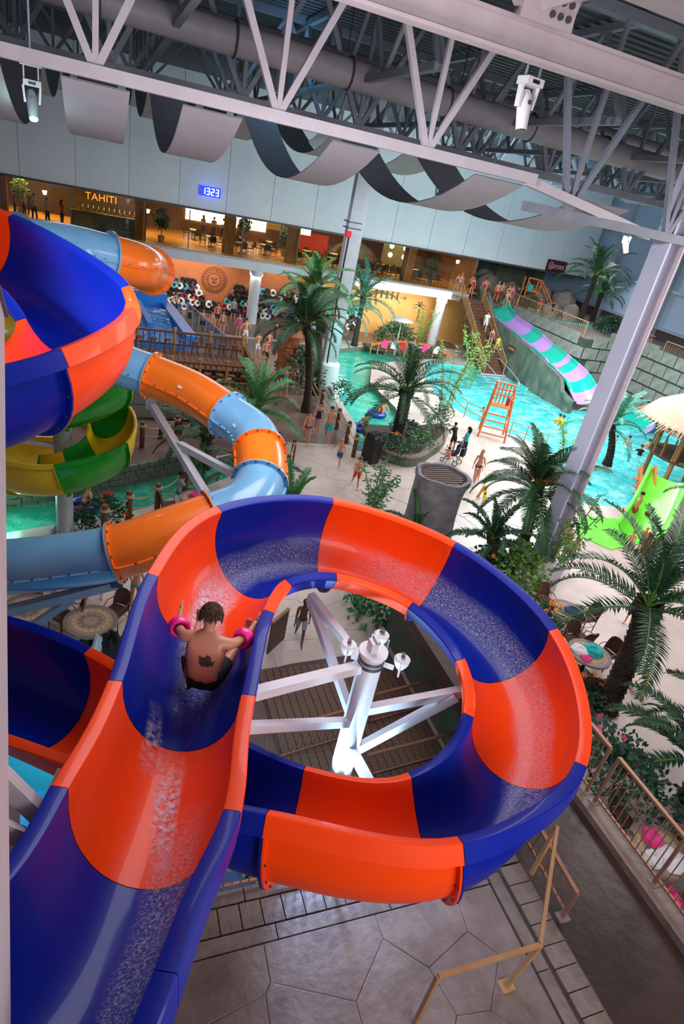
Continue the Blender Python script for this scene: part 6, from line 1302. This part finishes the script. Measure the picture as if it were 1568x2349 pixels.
for i, (a, c, h) in enumerate(((1475, 1265, .9), (1492, 1270, .7), (1470, 1210, .8))): MB().lathe([(.16, 0), (.13, h), (0, h)], n=10).build('log_stump', 'dark_log', None, True, label='brown log stump by the lime slide, ' + ['left', 'right', 'rear'][i], cat='stump', loc=G(a, c))
pl_ = G(1500, 1120, 1.6); person('lean', (hx - 1.9, hy - 2.2, 1.5 - .9), 2.4, 'bare chested man leaning at the top of the lime slide', 1.75, 'skin', 'hair_dark', M1('cloth_navy'))
log = thing('hut_stair', 'orange brown stair frame beside the lime slide', 'stairs', G(1465, 1200)); 
for i in range(6): MB().box((.16 * i, .3 * i, .25 + .25 * i), (.9, .3, .06)).build('tread', 'orange_log', log)
MB().bar((-.4, -.1, .2), (.7, 1.8, 2.0), .1, .3).build('stringer', 'orange_log', log); MB().bar((.5, -.1, .2), (1.6, 1.8, 2.0), .1, .3).build('stringer', 'orange_log', log)
# ------------------------------------------------------------------ round tables with rattan chairs
CP = chair_proto('chair'); usedc = [False]; CP.location = (0, 0, 0)
def rtable(x, y, r, lab, angs, z=0, cl=None):
    t = thing('round_table', lab, 'table', (x, y, z)); MB().cyl((0, 0, .7), (0, 0, .75), r, 28).build('tabletop', 'mosaic_top', t, True)
    for rr in (.35, .62, .9):
        me = MB().box((0, 0, 0), (.17 * rr + .02, .1, .008)).mesh('mosaic_tile', 'border_brick' if rr != .62 else 'rope'); n = int(22 * rr + 4)
        for k in range(n): a = 2 * pi * k / n; link('mosaic_tile', me, t, loc=(r * rr * cos(a), r * rr * sin(a), .754), rz=a + pi / 2)
    MB().cyl((0, 0, .05), (0, 0, .7), .05, 8).build('pedestal', 'black_plastic', t); MB().cyl((0, 0, 0), (0, 0, .05), .3, 14).build('foot', 'black_plastic', t)
    for i, a in enumerate(angs):
        o = CP if not usedc[0] else dup(CP); usedc[0] = True; o.location = (x + (r + .32) * cos(a), y + (r + .32) * sin(a), z); o.rotation_euler = (0, 0, a + pi / 2)
        o['label'] = 'brown rattan chair on the %s side of the %s' % (['right', 'far right', 'far', 'far left', 'left', 'near left', 'near', 'near right'][int(round((a % (2 * pi)) / (pi / 4))) % 8], cl or lab.split(' with ')[0]); o['group'] = 'rattan chairs around the round tables'
def cloth_heap(x, y, z, r, h, m, lab, seed=0, cat='towel', name='towel'):
    mb = MB(); rows = []
    for i in range(8):
        a = i / 7 * pi / 2; rows.append([V((r * cos(a) * (1 + .35 * noise.noise(V((cos(b) * 2 + seed, sin(b) * 2, i * .3)))) * cos(b), r * cos(a) * (1 + .35 * noise.noise(V((cos(b) * 2 + seed, sin(b) * 2, i * .3)))) * sin(b), h * sin(a) * (1 + .5 * noise.noise(V((b * 2, a * 3, seed)))))) for b in [2 * pi * k / 18 for k in range(18)]])
    mb.grid(rows, False, True); return mb.build(name, m, None, True, label=lab, cat=cat, loc=(x, y, z))
A8 = [k * pi / 4 for k in range(8)]
g = G(1299, 1402, .75); rtable(g.x, g.y, .62, 'round mosaic table with a blue cloth near the tall column foot', [A8[0], A8[2], A8[4], A8[6]], cl='blue cloth table'); cloth_heap(g.x + .2, g.y - .05, .76, .24, .12, 'cloth_blue', 'blue and white cloth on the table near the column foot', 1); cloth_heap(g.x + .22, g.y - .35, .76, .2, .1, 'cloth_black', 'black bag beside the blue cloth', 2, 'bag', 'bag')
g = G(1352, 1498, .75); rtable(g.x, g.y, .62, 'round table with teal and pink towels before the leaning dark trunk', [A8[0] + .2, A8[1] + .5, A8[3], A8[4] + .3, A8[6] - .1, A8[5] + .2], cl='teal towel table'); cloth_heap(g.x + .15, g.y + .05, .76, .3, .14, 'cloth_teal', 'teal towel on the table before the leaning trunk', 3); cloth_heap(g.x - .25, g.y + .15, .76, .25, .1, 'cloth_white', 'white towel left of the teal towel', 4); cloth_heap(g.x - .3, g.y - .2, .76, .16, .08, 'cloth_pink', 'pink cloth at the table edge near the white towel', 5)
g = G(1325, 1592, 0); cloth_heap(g.x, g.y, .02, .32, .3, 'cloth_white', 'white round beach bag on the ground by the orange flowers', 6, 'bag', 'bag'); g = G(1300, 1512, .5); cloth_heap(g.x, g.y, .02, .25, .55, 'cloth_pink', 'pink towel over a chair right at the flume rim', 7)
g = G(1510, 1948, .75); rtable(g.x, g.y, .6, 'round table with a pink cloth behind the lower railing', [A8[0], A8[2], A8[3], A8[6]], cl='table behind the lower railing'); cloth_heap(g.x, g.y + .2, .76, .2, .2, 'cloth_pink', 'pink cloth on the table behind the lower railing', 8); cloth_heap(g.x - .3, g.y - .15, .76, .2, .14, 'cloth_white', 'white cloth on the table behind the lower railing', 9); cloth_heap(g.x + .1, g.y - .25, .76, .3, .12, 'cloth_white', 'folded white towel at the near rim of the railing table', 10); cloth_heap(g.x - .35, g.y - .75, .3, .3, .35, 'cloth_pink', 'pink striped towel over the chair behind the lower railing', 11)
g = G(208, 1424, .75); rtable(g.x, g.y, .62, 'round mosaic table with pale tiles nearest to the left flume', [A8[1] + .1, A8[3], A8[5], A8[7] + .1], cl='pale tiled table'); g2 = g.copy()
g = G(238, 1452, .8); t = cloth_heap(g.x + .15, g.y - .25, .25, .34, .72, 'cloth_black', 'black and white towel draped over a chair at the pale tiled table', 12); cloth_heap(g.x - .12, g.y - .28, .45, .16, .48, 'cloth_white', 'white towel hanging beside the black towel', 13)
g = G(62, 1398, .75); rtable(g.x, g.y, .62, 'round mosaic table under the grey support beam at the left', [A8[0], A8[2], A8[5]], cl='table under the beam'); g = G(28, 1450, .4); cloth_heap(g.x, g.y, .02, .3, .55, 'cloth_navy', 'dark backpack on the ground at the left edge', 14, 'backpack', 'backpack')
g = G(445, 1140, .75); rtable(g.x, g.y, .5, 'small dark table by the green river with a pink towel', [A8[4], A8[5] + .3], cl='small river table'); cloth_heap(g.x + .1, g.y, .76, .26, .16, 'cloth_pink', 'pink and white towel on the small table by the river', 15)
for i, (a, c) in enumerate(((165, 1335), (225, 1345), (110, 1340))): g = G(a, c); person('sit', (g.x, g.y, 0), 2 + i, ['person in white seated below the blue tube, left', 'person in dark clothes seated below the blue tube, right', 'person bending below the blue tube at the left edge'][i], 1.7, 'skin', 'hair_dark', (('shirt', ['cloth_white', 'cloth_black', 'cloth_black'][i]), ('trunks', 'cloth_navy')))
# wet floor signs
for i, (a, c, z) in enumerate(((1460, 1585, 0), (1103, 1143, 0))):
    g = G(a, c); t = thing('wet_floor_sign', 'yellow folding wet floor sign ' + ('right of the leaning dark trunk' if i == 0 else 'lying on the deck right of the rock bin'), 'sign', g, .4)
    for s in (-1, 1): MB().add([(-.15, s * .17, 0), (.15, s * .17, 0), (.1, s * .01, .65), (-.1, s * .01, .65), (-.15, s * .19, 0), (.15, s * .19, 0), (.1, s * .03, .65), (-.1, s * .03, .65)], [(0, 1, 2, 3), (7, 6, 5, 4), (0, 4, 5, 1), (1, 5, 6, 2), (2, 6, 7, 3), (3, 7, 4, 0)]).build('panel', 'cloth_yellow', t)
    MB().box((0, -.13, .3), (.14, .01, .1)).build('warning_mark', 'black_plastic', t)
t = thing('life_jacket_rack', 'dark low rack of life jackets on the blue floor', 'rack', (2.6, 6.0, -.85)); MB().box((0, .3, .3), (1.6, .5, .1)).build('shelf', 'cloth_navy', t); MB().box((0, .5, .15), (1.6, .1, .3)).build('leg', 'cloth_navy', t)
for i, (a, c, m, lb) in enumerate(((558, 1962, 'cloth_yellow', 'yellow life jacket on the dark rack, rear left'), (578, 2000, 'cloth_yellow', 'yellow life jacket lying on the blue floor, left one'), (600, 2008, 'cloth_yellow', 'yellow life jacket lying on the blue floor, right one'), (642, 1985, 'spiral_green', 'green life jacket left of the white flume arm'), (655, 1992, 'spiral_green', 'green life jacket right of its twin'))):
    g = G(a, c, -.6); t = thing('life_jacket', lb, 'life jacket', (g.x, g.y, -.85), .4 * i)
    for s in (-1, 1): MB().box((s * .13, 0, .3), (.2, .12, .55)).build('front_pad', m, t)
    MB().box((0, .14, .3), (.42, .06, .55)).build('back_pad', m, t); MB().box((0, -.07, .25), (.46, .02, .05)).build('strap', 'cloth_navy', t); MB().box((0, -.07, .42), (.46, .02, .05)).build('strap', 'cloth_navy', t)
cloth_heap(.3, 8.4, -.85, .5, .3, 'cloth_black', 'dark pile of bags on the floor below the left flume lip', 20, 'bag', 'bag'); cloth_heap(-.9, 8.6, -.85, .35, .22, 'cloth_purple', 'purple cloth beside the dark pile of bags', 21)
# ------------------------------------------------------------------ stage lamps under the roof
def moving_head(loc, label, s=1.0, m='cloth_white', emit=None, rz=0, tilt=.35, hang=0):
    t = thing('moving_head', label, 'spotlight', loc, rz); t.scale = (s,) * 3
    MB().box((0, 0, .1), (.5, .38, .16)).build('base', m, t); MB().box((0, -.2, .1), (.2, .02, .07)).build('display', 'black_plastic', t)
    for sx in (-1, 1): MB().bar((sx * .24, 0, .02), (sx * .2, 0, -.42), .06, .16).build('yoke_arm', m, t)
    mb = MB(); mb.lathe([(0, -.32), (.1, -.32), (.15, -.2), (.17, 0), (.15, .25), (.13, .5), (.0, .5)], n=20); R_ = Matrix.Rotation(pi - tilt, 3, 'X'); mb.v = [tuple(R_ @ V(p) + V((0, 0, -.38))) for p in mb.v]; h = mb.build('head', m, t, True)
    mb = MB(); mb.cyl((0, 0, .5), (0, 0, .53), .115, 18); mb.v = [tuple(R_ @ V(p) + V((0, 0, -.38))) for p in mb.v]; mb.build('lens', emit or 'bolt_steel', h, True)
    mb = MB(); mb.cyl((0, -.14, 0), (0, -.18, 0), .05, 12); mb.v = [tuple(V(p) + V((0, 0, -.3))) for p in mb.v]; mb.build('fan_grille', 'bolt_steel', h)
    for sx in (-1, 1): MB().bar((sx * .2, 0, .18), (sx * .2, 0, .55), .04).build('clamp', 'galvanised', t)
    if hang: MB().bar((-.3, 0, .55), (.3, 0, .55), .05).build('cross_pipe', 'galvanised', t); MB().bar((0, 0, .55), (0, 0, hang / s), .05).build('hanger_pipe', 'galvanised', t)
    return t
mat('beam_cyan', 'A0FFF0', .5, emit=40)
p_ = GY(1213, 200, 10.9); moving_head(p_, 'white moving head spotlight hanging under the roof beam', .72, rz=.15, tilt=.25)
MB().bar(p_ + V((-.35, 0, .36)), p_ + V((.35, 0, .36)), .04).build('lamp_pipe', 'galvanised', None, label='short pipe under the roof beam carrying the white spotlight', cat='pipe'); 
for s in (-.3, .3): MB().bar(p_ + V((s, 0, .36)), p_ + V((s, -.5, 1.6)), .035).build('lamp_hanger', 'galvanised', None, label='thin steel hanger of the lamp pipe, ' + ('left' if s < 0 else 'right'), cat='hanger')
p_ = GY(72, 200, 15.2); moving_head(p_, 'spotlight with a cyan glowing lens between the left drapes', .62, 'galvanised', 'beam_cyan', rz=.2, tilt=.5, hang=15.5 - p_.z)
light('POINT', p_ + V((.0, -.5, -.6)), 12, (.5, 1, .9), .1)
p_ = GY(1440, 540, 30); moving_head(p_, 'far spotlight with a bright lens beside the tall right column', 1.0, 'galvanised', 'beam_cyan', rz=.2, tilt=.5, hang=15.5 - p_.z)
p_ = GY(1015, 425, 26); moving_head(p_, 'far spotlight behind the fifth drape', 1.0, 'galvanised', 'digit', rz=-.6, tilt=.9, hang=15.5 - p_.z)
# cyan light on pools and palms
light('SPOT', (14, 30, 3.2), 500, (.3, 1, .85), .3, (15.5, 36, -.3), spot=110, name='river_lamp'); light('AREA', (27, 31, 9), 1500, (.6, 1, 1), 6, (27, 31, 0), 6)
light('POINT', (17.2, 43, 2.0), 260, (.5, 1, .95), .3); light('POINT', (-2.6, 18.6, .6), 60, (.4, 1, .8), .3); light('AREA', (40.0, 45, 9.5), 350, (.9, .95, 1), 4, (38, 42, 5)); light('POINT', (38, 55, 8), 200, (.6, .75, 1), .5)
light('POINT', (35, 46, 15), 120, (.2, .5, 1), 1); light('POINT', (24, 40, 14.2), 90, (.15, .55, 1), .6); light('POINT', (6, 24, 14.2), 60, (.2, .6, 1), .6); light('POINT', (-6, 34, 14.2), 60, (.2, .7, .9), .6)
light('AREA', (2.6, 6.2, 1.5), 90, (.3, .75, 1), 2.5, (2.6, 6.2, -1), 2); light('AREA', (-1.0, 8.2, 1.8), 70, (.3, .75, 1), 2, (-1, 8.2, -1), 2)
# ------------------------------------------------------------------ water running down the flume
def foam(name, base, scale, lo, hi, alpha, rough=.15, stretch=(1, 1, 1)):
    m = bpy.data.materials.new(name); m.use_nodes = True; nt = m.node_tree; N = nt.nodes; L = nt.links; b = N['Principled BSDF']; b.inputs['Base Color'].default_value = lin(base); b.inputs['Roughness'].default_value = rough
    tc = N.new('ShaderNodeTexCoord'); mp = N.new('ShaderNodeMapping'); mp.inputs['Scale'].default_value = stretch; L.new(tc.outputs['Object'], mp.inputs[0]); t = N.new('ShaderNodeTexNoise'); t.inputs['Scale'].default_value = scale; t.inputs['Detail'].default_value = 9; t.inputs['Roughness'].default_value = .8; L.new(mp.outputs[0], t.inputs['Vector'])
    r = N.new('ShaderNodeValToRGB'); e = r.color_ramp.elements; e[0].position = lo; e[0].color = (alpha[0],) * 3 + (1,); e[1].position = hi; e[1].color = (alpha[1],) * 3 + (1,); L.new(t.outputs['Fac'], r.inputs[0]); fa = N.new('ShaderNodeAttribute'); fa.attribute_name = 'fade'; mu = N.new('ShaderNodeMath'); mu.operation = 'MULTIPLY'; L.new(r.outputs[0], mu.inputs[0]); L.new(fa.outputs['Fac'], mu.inputs[1]); L.new(mu.outputs[0], b.inputs['Alpha'])
    bp = N.new('ShaderNodeBump'); bp.inputs['Strength'].default_value = .6; bp.inputs['Distance'].default_value = .03; L.new(t.outputs['Fac'], bp.inputs['Height']); L.new(bp.outputs[0], b.inputs['Normal']); MATS[name] = m
foam('stream_water', 'E4EAFF', 42, .45, .7, (.03, .75)); foam('splash_foam', 'E8ECFF', 15, .42, .62, (.0, .95), .3)
def stream(s0, s1, c0, c1, w0, w1, label, m='stream_water', K=10, lift=.008):
    a, b = int(s0 * K), int(s1 * K); mb = MB(); rows = []
    for i in range(a, b + 1):
        M, u, nn, wd, t = MAINFR[i]; q = (i - a) / max(1, b - a); c = c0 + (c1 - c0) * q; w_ = (w0 + (w1 - w0) * q) * (1 + .25 * noise.noise(V((i * .35, 0, 0)))); row = []
        for k in range(9):
            ph = pi * min(.97, max(.03, c - w_ / 2 + w_ * k / 8)); row.append(M + u * (-cos(ph)) * (wd - lift) + nn * (sin(ph) ** .85) * (.86 - lift))
        rows.append(row)
    o = mb.grid(rows).build('running_water', m, None, True, label=label, cat='water', kind='stuff'); at_ = o.data.attributes.new('fade', 'FLOAT', 'POINT'); nr = len(rows)
    at_.data.foreach_set('value', [min(1, 1.3 * sin(pi * k / 8) ** .8) * min(1, .0 + i / 4, (nr - 1 - i) / 4) for i in range(nr) for k in range(9)]); return o
# u points to the left lip: phase 0 = right lip, 1 = left lip
stream(.2, 2.6, .42, .34, .2, .3, 'thin rippled water running down the near orange flume section'); stream(3.1, 6.2, .45, .6, .3, .36, 'white streaked water beyond the rider in the flume bend'); stream(6.2, 9.6, .62, .62, .3, .34, 'rippled water along the outer side of the loop'); 
stream(2.0, 3.0, .42, .52, .1, .2, 'white frothy wake behind the rider', 'splash_foam', lift=.02); stream(3.7, 5.0, .5, .5, .25, .3, 'froth ahead of the rider where orange meets blue', 'splash_foam', lift=.02); stream(2.75, 3.35, .62, .7, .2, .1, 'splash at the left side of the rider', 'splash_foam', lift=.03)
